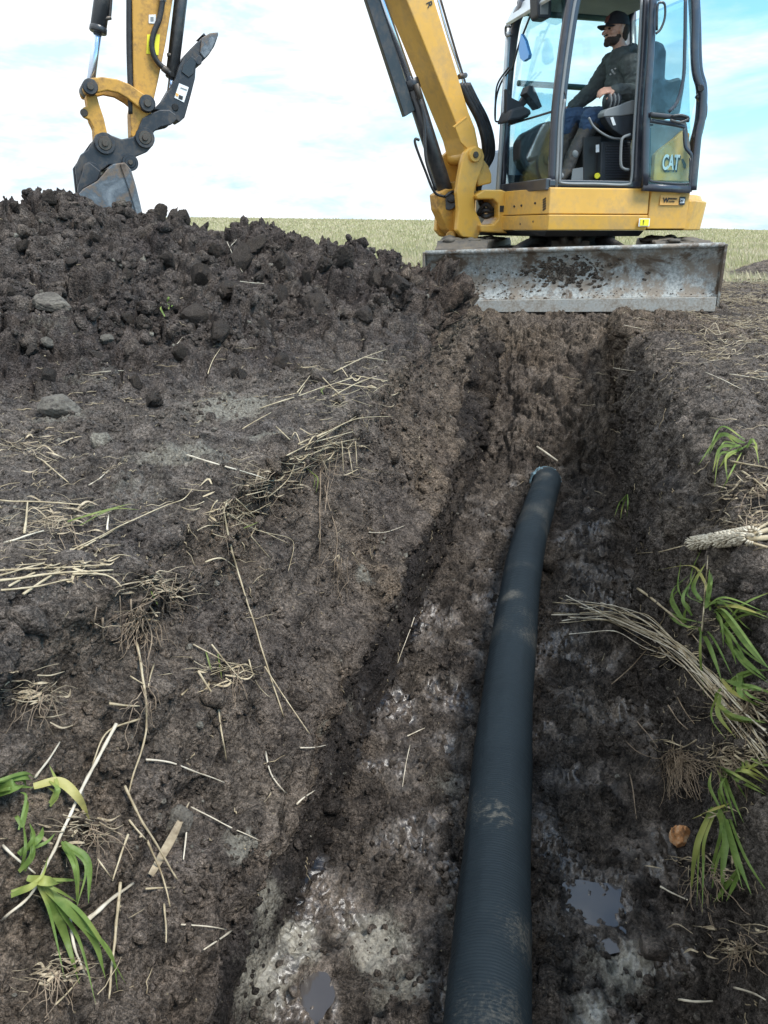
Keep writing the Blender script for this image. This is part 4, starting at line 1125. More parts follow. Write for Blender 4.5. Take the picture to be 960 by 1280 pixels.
def text(name, body, size, origin, xdir, up, mat, parent, extr=.001, bold=0.0, xs=1.0):
    cu = bpy.data.curves.new(name, 'FONT'); cu.body = body; cu.size = size; cu.extrude = extr; cu.offset = bold
    cu.align_x = 'CENTER'; cu.align_y = 'CENTER'
    tmp = bpy.data.objects.new('tmp', cu); C.objects.link(tmp)
    bpy.context.view_layer.update()
    me = bpy.data.meshes.new_from_object(tmp.evaluated_get(bpy.context.evaluated_depsgraph_get()))
    bpy.data.objects.remove(tmp)
    x = Vector(xdir).normalized(); u = Vector(up).normalized(); nrm = x.cross(u)
    mm = Matrix(((x.x * xs, u.x, nrm.x, origin[0]), (x.y * xs, u.y, nrm.y, origin[1]), (x.z * xs, u.z, nrm.z, origin[2]), (0, 0, 0, 1)))
    me.transform(mm); return link(name, me, mat, parent, smooth=False)

# ---------------- undercarriage (aligned with the trench)
UC = np.array([1.883, 8.19])
def uc(s, q, z): return Vector((UC[0] + s * ES[0] + q * EQ[0], UC[1] + s * ES[1] + q * EQ[1], z))
def box_uc(name, s0, s1, q0_, q1, z0, z1, mat, parent=None, bev=.01):
    return poly_prism(name, [uc(s0, q0_, z0), uc(s1, q0_, z0), uc(s1, q0_, z1), uc(s0, q0_, z1)], [uc(s0, q1, z0), uc(s1, q1, z0), uc(s1, q1, z1), uc(s0, q1, z1)], mat, parent or EX, bev)
for sd in (-1, 1):
    qc = sd * .93
    bm = bmesh.new(); loop = []
    Rr, hl = .265, 1.13
    pth_ = []
    for k in range(96):
        f = k / 96 * (4 * hl + math.tau * Rr)
        if f < 2 * hl: p_ = (-hl + f, Rr); nrm_ = (0, 1)
        elif f < 2 * hl + math.pi * Rr: a = (f - 2 * hl) / Rr; p_ = (hl + Rr * math.sin(a), Rr * math.cos(a)); nrm_ = (math.sin(a), math.cos(a))
        elif f < 4 * hl + math.pi * Rr: p_ = (hl - (f - 2 * hl - math.pi * Rr), -Rr); nrm_ = (0, -1)
        else: a = (f - 4 * hl - math.pi * Rr) / Rr; p_ = (-hl - Rr * math.sin(a), -Rr * math.cos(a)); nrm_ = (-math.sin(a), -math.cos(a))
        out_ = .025 if k % 2 else 0.0
        pth_.append((p_[0] + nrm_[0] * out_, p_[1] + nrm_[1] * out_, p_[0] - nrm_[0] * .05, p_[1] - nrm_[1] * .05))
    zc = GZ + .245
    rows = []
    for (a0, b0, a1, b1) in pth_:
        rows.append([bm.verts.new(uc(a0, qc - .225, zc + b0)), bm.verts.new(uc(a0, qc + .225, zc + b0)), bm.verts.new(uc(a1, qc + .225, zc + b1)), bm.verts.new(uc(a1, qc - .225, zc + b1))])
    for k in range(96):
        r0, r1 = rows[k], rows[(k + 1) % 96]
        for j in range(4): bm.faces.new((r0[j], r0[(j + 1) % 4], r1[(j + 1) % 4], r1[j]))
    bmesh.ops.recalc_face_normals(bm, faces=bm.faces)
    me = bpy.data.meshes.new('track'); bm.to_mesh(me); bm.free()
    tr = link('track', me, M['muddy_steel'], EX, smooth=False)
    for e in (-hl, hl): cyl('sprocket', uc(e, qc - .15, zc), uc(e, qc + .15, zc), .20, M['muddy_steel'], tr)
    for e in (-.75, -.4, 0, .4, .75): cyl('roller', uc(e, qc - .14, GZ + .12), uc(e, qc + .14, GZ + .12), .07, M['muddy_steel'], tr, 16)
    box_uc('track_frame', -1.0, 1.0, qc - .13, qc + .13, GZ + .17, GZ + .40, M['muddy_steel'], None)
    # caked soil on top of the belt, built up in lumps
    nmu = 26; V_ = []; F_ = []; cnt = 0
    for k in range(nmu):
        Vc = var2[k % 14] * rng.uniform(.03, .085) * np.array([1.3, 1.1, .45]); e = rng.uniform(-1.25, .2)
        c0 = uc(e, qc + rng.uniform(-.2, .2), zc + Rr + .02); V_.append(Vc + np.array(c0)); F_.append(I1[1] + cnt); cnt += len(Vc)
    o = link('caked_mud', mesh_np('caked_mud', np.concatenate(V_), np.concatenate(F_)), M['muddy_steel'], tr); tag(o, kind='stuff')
box_uc('chassis', -.62, .62, -.72, .72, GZ + .24, GZ + .46, M['muddy_steel'])
cyl('swing_bearing', uc(0, 0, GZ + .44), uc(0, 0, GZ + .57), .42, M['iron'], None, 40)
box_uc('swivel_block', -.86, -.68, -.17, .17, GZ + .33, GZ + .53, M['muddy_steel'])
cyl('hose_fitting', uc(-.9, -.06, GZ + .50), uc(-.9, -.06, GZ + .57), .04, M['pin']); cyl('hose_fitting', uc(-.9, .06, GZ + .50), uc(-.9, .06, GZ + .57), .04, M['pin'])
for sd in (-1, 1):
    a = Acc(); a.tube(smooth_path([uc(-.55, sd * .25, GZ + .52), uc(-.95, sd * .32, GZ + .53), uc(-1.2, sd * .45, GZ + .46), uc(-1.7, sd * .55, GZ + .35)], 6), .035, 8)
    a.build('blade_hose', M['rubber'], EX)
    q0_ = sd * .55
    poly_prism('push_arm', [uc(-.4, q0_ - .05, GZ + .15), uc(-.4, q0_ - .05, GZ + .30), uc(-1.78, q0_ - .05, GZ + .30), uc(-1.78, q0_ - .05, GZ + .12)],
               [uc(-.4, q0_ + .05, GZ + .15), uc(-.4, q0_ + .05, GZ + .30), uc(-1.78, q0_ + .05, GZ + .30), uc(-1.78, q0_ + .05, GZ + .12)], M['muddy_steel'], EX)
# dozer blade
def z_row(x, y, py):
    k = (640 - py) / FPX; cp, sp = math.cos(PITCH), math.sin(PITCH)
    return CAM[2] + y * (k * cp - sp) / (cp + k * sp)
HWB = 1.138
BC = np.array([1.44, 6.34])
def bl(q, s, z): return Vector((BC[0] + q * EQ[0] + s * ES[0], BC[1] + q * EQ[1] + s * ES[1], z))
lp, rp = bl(-HWB, 0, 0), bl(HWB, 0, 0)
zl_t, zr_t = z_row(lp.x, lp.y, 317), z_row(rp.x, rp.y, 307)
zl_m, zr_m = z_row(lp.x, lp.y, 377), z_row(rp.x, rp.y, 372)
zl_b, zr_b = z_row(lp.x, lp.y, 390), z_row(rp.x, rp.y, 389)
def zz(q, f):   # f: 0 bottom, 1 top
    u = (q + HWB) / (2 * HWB)
    return (zl_m + (zl_t - zl_m) * f) * (1 - u) + (zr_m + (zr_t - zr_m) * f) * u
NB, NH = 120, 26
bm = bmesh.new(); gf = []; gb = []
for i in range(NB + 1):
    q = -HWB + 2 * HWB * i / NB; rf = []; rb = []
    for j in range(NH + 1):
        f = j / NH; cur = .075 * (1 - (2 * f - 1) ** 2)
        dn = .004 * float(math.sin(q * 9 + f * 4)) * .5
        rf.append(bm.verts.new(bl(q, cur + dn, zz(q, f)))); rb.append(bm.verts.new(bl(q, cur + .028, zz(q, f))))
    gf.append(rf); gb.append(rb)
for i in range(NB):
    for j in range(NH):
        bm.faces.new((gf[i][j], gf[i + 1][j], gf[i + 1][j + 1], gf[i][j + 1])); bm.faces.new((gb[i][j], gb[i][j + 1], gb[i + 1][j + 1], gb[i + 1][j]))
    bm.faces.new((gf[i][NH], gf[i + 1][NH], gb[i + 1][NH], gb[i][NH])); bm.faces.new((gf[i][0], gb[i][0], gb[i + 1][0], gf[i + 1][0]))
for i in (0, NB):
    for j in range(NH): bm.faces.new((gf[i][j], gf[i][j + 1], gb[i][j + 1], gb[i][j]))
bmesh.ops.recalc_face_normals(bm, faces=bm.faces)
me = bpy.data.meshes.new('dozer_blade'); bm.to_mesh(me); bm.free()
BL = link('dozer_blade', me, M['blade'], EX); BL['label'] = 'wide scraped grey dozer blade smeared with brown mud'
def ends(q0_, q1):
    c = lambda q, s, z: bl(q, s, z)
    zt, zb = zz(q0_, 1), zz(q0_, 0)
    return ([c(q0_, -.012, zb - .07), c(q0_, -.012, zt + .012), c(q0_, .10, zt + .012), c(q0_, .16, zb + .1), c(q0_, .13, zb - .07)],
            [c(q1, -.012, zb - .07), c(q1, -.012, zt + .012), c(q1, .10, zt + .012), c(q1, .16, zb + .1), c(q1, .13, zb - .07)])
for q0_, q1 in ((-HWB - .018, -HWB + .002), (HWB + .018, HWB - .002)):
    a_, b_ = ends(q0_, q1); poly_prism('end_plate', a_, b_, M['blade'], BL, .004)
M['edge'] = mat_plain('worn_cutting_edge', (.36, .36, .335), .5, .2, .25, 10, .75, (.20, .16, .12), bmp=.3)
poly_prism('cutting_edge', [bl(-HWB + .01, -.022, zl_m + .006), bl(HWB - .01, -.022, zr_m + .006), bl(HWB - .01, -.030, zr_b - .0), bl(-HWB + .01, -.030, zl_b)],
           [bl(-HWB + .01, .006, zl_m + .006), bl(HWB - .01, .006, zr_m + .006), bl(HWB - .01, -.004, zr_b), bl(-HWB + .01, -.004, zl_b)], M['edge'], BL, .003)
cyl('top_rail', bl(-HWB, .012, zl_t + .004), bl(HWB, .012, zr_t + .004), .020, M['blade'], BL, 14)
# mud stuck to the blade
V_ = []; F_ = []; cnt = 0; NBm = 520
for k in range(NBm):
    if k < 300: q = .0 + rng.normal() * .17; f = .55 + rng.normal() * .16
    elif k < 420: q = -.6 + rng.normal() * .22; f = .35 + rng.normal() * .2
    else: q = rng.uniform(-1.1, 1.1); f = abs(rng.normal() * .12) + .02
    if not (.0 < f < .97 and abs(q) < 1.12): continue
    sz = rng.uniform(.004, .017) if k < 300 else rng.uniform(.003, .007)
    Vc = var2[k % 14] @ rot_mats(1)[0] * sz; Vc = Vc @ np.diag([1.5, .3, 1.0])
    c0 = bl(q, .075 * (1 - (2 * f - 1) ** 2) - .002, zz(q, f)); V_.append(Vc + np.array(c0)); F_.append(I1[1] + cnt); cnt += len(Vc)
mm_ = mesh_np('stuck_mud', np.concatenate(V_), np.concatenate(F_)); at_ = mm_.attributes.new('brown', 'FLOAT', 'POINT'); at_.data.foreach_set('value', np.full(len(mm_.vertices), .7, dtype=np.float32))
tag(link('stuck_mud', mm_, M['soil'], BL), kind='stuff')

# ---------------- house
LS = 1.10
def hz(px_, py_, l=LS): return HP.px(px_, py_, l)
fA, zA = hz(688, 234); _, zB = hz(688, 291); fR, _ = hz(863, 238); fM, _ = hz(813, 236)
zT, zBo = zA, zB
zMid = hz(688, 268)[1]
fF = fA + .07
front_l = .27
def ring_house(grow, z):
    pts = [(fA + grow * .3, LS + grow), (fF + grow, front_l), (fF + grow, -LS - grow), (fM, -LS - grow), (fM, LS + grow)]
    return [HP.w(f, z, l) for f, l in pts]
def extr(name, lo, hi, mat, parent=None, bev=.008): return poly_prism(name, lo, hi, mat, parent or EX, bev)
body = extr('side_panel', ring_house(0, zMid + .004), ring_house(-.006, zT), M['yellow'])
low = extr('lower_skirt', ring_house(.0, zBo + .02), ring_house(.014, zMid - .002), M['yellow'])
extr('belly_plate', ring_house(-.09, zBo - .03), ring_house(-.02, zBo + .018), M['black'])
# rear panel and rounded counterweight
def arc_pts(R0, l0, l1, n=22):
    return [(-math.sqrt(max(0, R0 ** 2 - l ** 2)), l) for l in np.linspace(l0, l1, n)]
def ring_rear(g, z):
    pts = [(fM - .012, LS + g)] + [(max(f, fR - 9), l) for f, l in arc_pts(1.26 + g, LS + g - .001, -LS - g + .001)] + [(fM - .012, -LS - g)]
    pts = [p for p in pts if p[0] <= fM - .012 + 1e-6]
    return [HP.w(f, z, l) for f, l in pts]
fc = fR
def ring_rp(g, z): return [HP.w(f, z, l) for f, l in ((fM - .012, LS + g), (fR, LS + g), (fR, .5), (fR, -LS - g), (fM - .012, -LS - g))]
extr('rear_panel', ring_rp(-.006, zBo + .03), ring_rp(.004, zT - .01), M['yellow'])
CWR = 1.6
while project(np.array([HP.w(f_, 1.6, l_) for f_, l_ in arc_pts(CWR, LS - .22, -LS + .22, 26)]))[0].max() > 881 and CWR > 1.0: CWR -= .01

zc0, zc1 = hz(870, 285)[1], hz(870, 250)[1]
def ring_cw(g, z):
    pts = [(fR - .014, LS - .02 + g), (fR - .10 - g, LS - .04 + g)] + arc_pts(CWR + g, LS - .22, -LS + .22, 26) + [(fR - .10 - g, -LS + .04 - g), (fR - .014, -LS + .02 - g)]
    return [HP.w(f, z, l) for f, l in pts]
extr('counterweight', ring_cw(-.03, zc0 - .02), ring_cw(0, zc1), M['yellow'], None, .012)
extr('counterweight_cap', ring_cw(-.035, zc1 + .001), ring_cw(-.06, zc1 + .05), M['yellow'], None, .01)
# engine hood behind and beside the cab
hood = slab('engine_hood', HP, [(fM + .1, zT), (fM - .08, zT + .30), (fM - .22, zT + .46), (fR + .0, zT + .46), (fR - .02, zT)], LS - .10, -LS + .02, M['yellow'], None, .02)
slab('tank_cover', HP, rect(fM - .01, fF - .22, zT + .002, zT + .42), .02, -LS + .03, M['tank'], None, .03)
# vent slots and bolts on the front left corner
def front_pt(px_, py_):
    """on the slanted front face of the yellow body"""
    a_ = np.array(HP.w(fA, 0, LS)); b_ = np.array(HP.w(fF, 0, front_l)); d_ = (b_ - a_)[:2]; n_ = np.array([d_[1], -d_[0]]); n_ /= np.linalg.norm(n_)
    r_ = ray(px_, py_); k_ = ((a_[:2] - CAM[:2]) @ n_) / (r_[:2] @ n_); return Vector(CAM + r_ * k_)
dfr = (front_pt(684, 250) - front_pt(644, 250)).normalized(); nf_ = Vector((dfr.y, -dfr.x, 0)); nf_ = nf_ if nf_.y < 0 else -nf_
for k in range(5):
    p = front_pt(680.5, 249 + k * 3.1); h_ = dfr * .022; u_ = Vector((0, 0, .006)); s_k = Vector((0, 0, .008))
    q4 = [p - h_ - u_ - s_k, p + h_ - u_ + s_k, p + h_ + u_ + s_k, p - h_ + u_ - s_k]
    poly_prism('vent_slot', [v + nf_ * .004 for v in q4], [v - nf_ * .01 for v in q4], M['decal_black'], body, 0)
for (bx_, by_) in ((652, 257), (669, 254), (651, 280), (667, 277), (643, 258)):
    p = front_pt(bx_, by_); cyl('panel_bolt', p + nf_ * .008, p - nf_ * .01, .010, M['decal_black'], body, 10)
# stickers
def side_quad(name, x0, y0, x1, y1, mat, parent, l=LS, lift=.004, th=.003):
    t0, z0 = hz(x0, y0, l); t1, z1 = hz(x1, y1, l)
    return slab(name, HP, rect(min(t0, t1), max(t0, t1), min(z0, z1), max(z0, z1)), l + lift + th, l + lift, mat, parent, 0)
SX, SU = -HP.d, (0, 0, 1)
d1 = side_quad('dealer_sticker', 825.5, 244, 848.5, 256.5, M['decal_orange'], EX, LS + .0045)
def side_text(s, x_, y_, size, mat, parent, l, xs=1.0, bold=0.0):
    t_, z_ = hz(x_, y_, l); return text('lettering', s, size, HP.w(t_, z_, l), SX, SU, mat, parent, .001, bold, xs)
side_text('W', 832.5, 250.5, .055, M['decal_black'], d1, LS + .016, 1, .0015)
side_text('WESTERN', 840.8, 248.6, .020, M['decal_black'], d1, LS + .016, 1, .0006); side_text('STATES', 839.5, 252, .018, M['decal_black'], d1, LS + .016, 1, .0004)
d2 = side_quad('brand_sticker', 848.7, 246, 855.2, 256.2, M['decal_black'], EX, LS + .0045)
side_quad('white_field', 849.6, 248.4, 854.4, 253.9, M['white'], d2, LS + .0045, .008)
side_text('CAT', 852, 251.1, .026, M['decal_black'], d2, LS + .020, .8, .001)
d3 = side_quad('warning_label', 798.5, 273, 811, 283, M['white'], EX, LS + .018)
side_quad('warning_sign', 799.8, 274, 809.8, 282.2, M['warn'], d3, LS + .018, .008); side_text('!', 804.5, 278, .05, M['decal_black'], d3, LS + .032, 1, .001)

# ---------------- cab
LC = 1.07
def fpx(px_, py_, F_):
    """photo pixel on the cab front plane f=F_ -> (l, z)"""
    r_ = ray(px_, py_); o_ = HP.o + HP.d * F_
    k_ = ((o_ - CAM) @ HP.d) / (r_ @ HP.d); p = CAM + r_ * k_
    return ((p - HP.o) @ HP.n, p[2])
fC = hz(687, 232, LC)[0]
l_far = fpx(628, 240, fC)[0]
zFl = zT + .01
zRf = z_row(2.0, 7.1, -30)
def hp(f, z, l): return HP.w(f, z, l)
def bar(name, p, q, wx, wy, mat, parent, up=None, bev=.01, ax=None):
    """box beam between p and q; wx along ax, wy across"""
    p, q = Vector(p), Vector(q); d_ = (q - p).normalized(); a_ = Vector(ax if ax is not None else HP.d); a_ = (a_ - d_ * a_.dot(d_)).normalized(); b_ = d_.cross(a_)
    c4 = [a_ * wx + b_ * wy, -a_ * wx + b_ * wy, -a_ * wx - b_ * wy, a_ * wx - b_ * wy]
    return poly_prism(name, [p + c for c in c4], [q + c for c in c4], mat, parent, bev)
def beam(name, pts, wx, wy, mat, parent, ax=None):
    """rounded-rectangle beam swept along points"""
    a0 = Vector(ax if ax is not None else HP.d); V_ = []; F_ = []; pts = [Vector(p) for p in pts]; K = 12; n = len(pts)
    for i, p in enumerate(pts):
        d_ = (pts[min(i + 1, n - 1)] - pts[max(0, i - 1)]).normalized(); a_ = (a0 - d_ * a0.dot(d_)).normalized(); b_ = d_.cross(a_)
        for k in range(K):
            an = (k + .5) / K * math.tau; cx, cy = math.cos(an), math.sin(an); e = .45
            V_.append(p + a_ * wx * math.copysign(abs(cx) ** e, cx) + b_ * wy * math.copysign(abs(cy) ** e, cy))
    for i in range(n - 1):
        for k in range(K): F_.append((i * K + k, i * K + (k + 1) % K, (i + 1) * K + (k + 1) % K, (i + 1) * K + k))
    F_.append(tuple(range(K - 1, -1, -1))); F_.append(tuple((n - 1) * K + k for k in range(K)))
    me = bpy.data.meshes.new(name); me.from_pydata(V_, [], F_); me.update(); return link(name, me, mat, parent)
FR = M['frame']
cabf = empty('cab', hp(fC, zFl, LC)); 
cabf.parent = EX; cabf.location = Vector(hp(fC, zFl, LC)) - EX.location
# pillars on the near side
ptsA = [HP.P(x_, y_, LC - .03) for x_, y_ in ((693, 236), (697, 150), (703, 90), (713, 20), (719, -10))]
beam('front_pillar', smooth_path(ptsA, 5), .055, .035, FR, cabf)
beam('pillar_seal', smooth_path([p + Vector(HP.n) * .034 + Vector(HP.d) * .0 for p in ptsA], 5), .012, .010, M['plastic_grey'], cabf)
ptsB = [HP.P(x_, y_, LC - .03) for x_, y_ in ((795, 238), (799, 150), (804, 80), (809, -10))]
beam('door_post', smooth_path(ptsB, 5), .045, .04, FR, cabf)
ptsA2 = [hp(*(lambda lz: (fC - .03, lz[1], lz[0]))(fpx(x_, y_, fC - .03))) for x_, y_ in ((629, 241), (632, 150), (636, 90), (644, 30), (655, 5))]
beam('front_pillar', smooth_path(ptsA2, 5), .04, .045, FR, cabf)
far_l = l_far + .04
ptsC = [HP.P(x_, y_, LC - .06) for x_, y_ in ((861, 236), (866, 190), (875, 150), (877, 112), (871, 85), (869, 30), (867, -10))]
beam('rear_pillar', smooth_path(ptsC, 5), .03, .05, FR, cabf)
tR = hz(866, 236, LC)[0]
tRt = hz(868, -10, LC)[0]
tFt = hz(722, -10, LC)[0]
for p_, q_p in (((tR, zFl, far_l), (tRt, zRf, far_l)),): beam('rear_pillar', [hp(*p_), hp(*q_p)], .035, .045, FR, cabf)
# sills, floor, roof
slab('cab_floor', HP, rect(tR, fC + .02, zFl - .03, zFl + .03), LC - .002, far_l - .03, M['dark_plastic'], cabf)
slab('door_sill', HP, rect(tR + .02, fC + .005, zFl + .0, zFl + .05), LC + .01, LC - .05, FR, cabf)
l0s, z0s = fpx(686, 234, fC + .01); l1s, z1s = fpx(686, 223, fC + .01); l2s, z2s = fpx(630, 240, fC + .01)
poly_prism('front_sill', [hp(fC + .035, zFl - .03, LC), hp(fC + .035, zFl + .06, LC), hp(fC + .035, zFl + .06, far_l - .03), hp(fC + .035, zFl - .03, far_l - .03)],
           [hp(fC - .03, zFl - .03, LC), hp(fC - .03, zFl + .06, LC), hp(fC - .03, zFl + .06, far_l - .03), hp(fC - .03, zFl - .03, far_l - .03)], FR, cabf)
slab('roof', HP, [(tRt - .02, zRf - .02), (tFt + .10, zRf - .02), (tFt + .06, zRf + .10), (tFt - .1, zRf + .15), (tRt + .1, zRf + .15), (tRt - .04, zRf + .08)], LC + .0, far_l - .04, FR, cabf, .03)
slab('headliner', HP, rect(tRt + .1, tFt - .02, zRf - .06, zRf - .02), LC - .08, far_l + .06, M['plastic_grey'], cabf)
slab('rain_visor', HP, [(tFt + .10, zRf - .02), (tFt + .17, zRf - .15), (tFt + .155, zRf - .17), (tFt + .05, zRf - .03)], LC - .15, far_l - .05, M['silver'], cabf, .004)
# roof edge beam seen under the visor
beam('header', [hp(tFt + .05, zRf - .05, LC - .06), hp(tFt + .03, zRf - .05, far_l)], .05, .035, FR, cabf, ax=(0, 0, 1))
beam('header', [hp(tFt, zRf - .03, LC - .03), hp(tRt, zRf - .03, LC - .03)], .05, .035, FR, cabf, ax=(0, 0, 1))
# windshield panes (upper and lower) as thin glass between the pillars
def wpt(px_, py_, dF=0.0):
    l_, z_ = fpx(px_, py_, fC - .02 + dF); return hp(fC - .02 + dF, z_, l_)
def pane(name, pts, mat, parent, th=.005):
    nrm = (Vector(pts[1]) - Vector(pts[0])).cross(Vector(pts[-1]) - Vector(pts[0])).normalized() * th
    return poly_prism(name, [Vector(p) + nrm for p in pts], [Vector(p) for p in pts], mat, parent, 0)
zs1 = wpt(684, 139)[2]; zs2 = wpt(634, 157)[2]
pane('lower_windshield', [hp(fC - .01, zFl + .05, LC - .07), hp(fC - .01, zFl + .05, far_l), hp(fC - .02, zs2 - .004, far_l), hp(fC - .02, zs2 - .004, LC - .07)], M['glass'], cabf)
pane('upper_windshield', [hp(fC - .02, zs2 + .006, LC - .07), hp(fC - .02, zs2 + .006, far_l), hp(tFt + .04, zRf - .06, far_l), hp(tFt + .04, zRf - .06, LC - .10)], M['glass'], cabf)
beam('pane_strip', [hp(fC - .01, zs2, LC - .05), hp(fC - .01, zs2, far_l)], .008, .008, M['black'], cabf, ax=(0, 0, 1))
# far side and rear windows
pane('far_side_window', [hp(fC - .06, zFl + .30, far_l), hp(tR + .05, zFl + .30, far_l), hp(tRt + .05, zRf - .08, far_l), hp(tFt - .02, zRf - .08, far_l)], M['glass'], cabf)
slab('far_side_panel', HP, rect(tR, fC - .02, zFl, zFl + .14), far_l + .02, far_l - .02, FR, cabf)
# grab rail and interior bar seen through the glass
cyl('interior_bar', HP.P(647, 104, far_l + .1), HP.P(737, 110, far_l + .1), .025, M['bar'], cabf)
# rear quarter glass frame
pane('rear_window', [hp(tR, zFl + .3, LC - .1), hp(tR, zFl + .3, far_l + .03), hp(tRt, zRf - .08, far_l + .03), hp(tRt, zRf - .08, LC - .1)], M['glass'], cabf)
# door: swung open against the rear side, just outside the cab
LD = LC + .075
door = empty('door', (0, 0, 0)); door.parent = EX; door.location = Vector(HP.P(803, 236, LD)) - EX.location
def dpath(lst, l=LD): return [HP.P(x_, y_, l) for x_, y_ in lst]
def dbeam(name, lst, wx, wy, closed=False, mat=FR, l=LD, n=4):
    p_ = smooth_path(dpath(lst, l), n) if len(lst) > 2 else dpath(lst, l)
    return p_
def sweep_side(name, lst, rw, mat, parent, l=LD, flat=.6, sm=5):
    """rounded bar in the side plane: half width rw in plane, flat*rw across"""
    pts = smooth_path(dpath(lst, l), sm) if sm else dpath(lst, l)
    V_ = []; F_ = []; K = 10; n = len(pts); nn = Vector(HP.n)
    for i, p in enumerate(pts):
        d_ = (pts[min(i + 1, n - 1)] - pts[max(0, i - 1)]).normalized(); a_ = d_.cross(nn).normalized()
        for k in range(K):
            an = (k + .5) / K * math.tau; cx, cy = math.cos(an), math.sin(an); e = .5
            V_.append(p + a_ * rw * math.copysign(abs(cx) ** e, cx) + nn * rw * flat * math.copysign(abs(cy) ** e, cy))
    for i in range(n - 1):
        for k in range(K): F_.append((i * K + k, i * K + (k + 1) % K, (i + 1) * K + (k + 1) % K, (i + 1) * K + k))
    F_.append(tuple(range(K - 1, -1, -1))); F_.append(tuple((n - 1) * K + k for k in range(K)))
    me = bpy.data.meshes.new(name); me.from_pydata(V_, [], F_); me.update(); return link(name, me, mat, parent)
sweep_side('door_frame', [(806, 232), (808, 150), (813, 70), (817, -12)], .030, FR, door)
sweep_side('door_frame', [(803, 234), (830, 235.5), (862, 237)], .030, FR, door, sm=0)
sweep_side('door_frame', [(862, 236), (864, 222), (865, 196), (857, 184), (855.5, 165), (853, 158), (808, 150)], .015, FR, door)
sweep_side('door_frame', [(866, 238), (869, 205), (873, 165), (877, 148), (878, 118), (871, 95), (868.5, 70), (869, 20), (868, -12)], .032, FR, door)
sweep_side('glass_seal', [(812, 222), (810, 200), (811, 160), (816, 156)], .008, M['dark_plastic'], door)
sweep_side('glass_seal', [(812, 222), (816, 227), (858, 230), (862, 222), (863, 197)], .010, M['dark_plastic'], door)
sweep_side('inner_trim', [(857, -12), (856, 60), (854, 100), (846, 128), (836, 140)], .014, M['frame'], door, sm=4)
sweep_side('door_handle', [(813, 143), (830, 145), (845, 147), (861, 150)], .018, M['dark_plastic'], door, l=LD + .03)
sweep_side('door_latch', [(840, 145), (852, 144), (861, 148), (850, 153), (838, 150)], .010, M['black'], door, l=LD + .05)
sweep_side('grab_loop', [(821, 38), (822, 8), (826, 3), (831, 6), (831, 22), (826, 36), (820, 42)], .009, M['black'], door, l=LD + .04)
sweep_side('hinge_arm', [(872, 118), (879, 128), (879, 145), (873, 158), (868, 175)], .030, M['black'], door, l=LD - .02)
cyl('latch_knob', HP.P(876, 110, LD + .05), HP.P(876, 110, LD), .028, M['black'], door)
slab('door_frame_gap', HP, [HP.px(805, 232, LD - .02), HP.px(812, 232, LD - .02), HP.px(813, 160, LD - .02), HP.px(809, 160, LD - .02)], LD - .01, LD - .03, FR, door, 0)
pane('upper_glass', dpath([(812, 148), (862, 152), (870, 118), (866, 60), (867, -10), (817, -10)]), M['glass_clear'], door)
pane('lower_glass', dpath([(809, 230), (862, 232), (864, 197), (857, 184), (855, 160), (811, 154)]), M['glass_clear'], door)
# yellow cover with emblem behind the lower door glass
cov_l = LC + .012
cov = prism('emblem_cover', HP, [(816.5, 226), (819, 193), (826, 186), (845, 172), (855, 162), (861, 188), (864, 200), (862, 227)], cov_l, cov_l - .05, M['yellow'], EX, .008)
slab('cab_side_panel', HP, [hz(803, 234, LC), hz(864, 234, LC), hz(868, 190, LC), hz(862, 152, LC), hz(806, 146, LC)], LC - .045, LC - .06, M['plastic_grey'], cabf, 0)
t_, z_ = hz(837.5, 204, cov_l)
text('emblem_shadow', 'CAT', .165, HP.w(t_ - .012, z_ - .012, cov_l + .004), SX, SU, M['decal_black'], cov, .001, .009, .5)
text('emblem', 'CAT', .165, HP.w(t_, z_, cov_l + .010), SX, SU, M['white'], cov, .002, .004, .5)
tri = [HP.w(t_ + a_, z_ + b_, cov_l + .014) for a_, b_ in ((.028, -.055), (-.028, -.055), (0, -.018))]
poly_prism('emblem_triangle', tri, [p - Vector(HP.n) * .003 for p in tri], M['yellow'], cov, 0)
prism('emblem_tail', HP, [(837, 211), (845, 212), (846, 205), (842, 214), (838, 213.5)], cov_l + .006, cov_l + .002, M['decal_black'], cov, 0)
prism('latch_recess', HP, [(852, 199), (854, 198), (858, 206), (857, 211), (855, 210)], cov_l + .006, cov_l + .001, M['decal_black'], cov, 0)
# door opening trim (worn tube around the doorway) and step light
a = Acc(); a.tube(smooth_path([HP.P(x_, y_, LC + .012) for x_, y_ in ((706, 124), (702, 150), (701, 190), (700, 222), (704, 229), (745, 230), (782, 231), (789, 224), (791, 190), (794, 140), (799, 60), (802, -5))], 5), .011, 8)
a.build('door_seal', M['plastic_grey'], cabf)
hose('grab_bar', [HP.P(x_, y_, LC - .02) for x_, y_ in ((788, 168), (779, 172), (776.5, 180), (776, 205), (780, 211), (786, 212))], .012, M['plastic_grey'], cabf)
hose('pillar_bar', [HP.P(x_, y_, LC + .0) for x_, y_ in ((706, 80), (704, 110), (707, 122), (702, 140), (701, 150))], .010, M['black'], cabf)
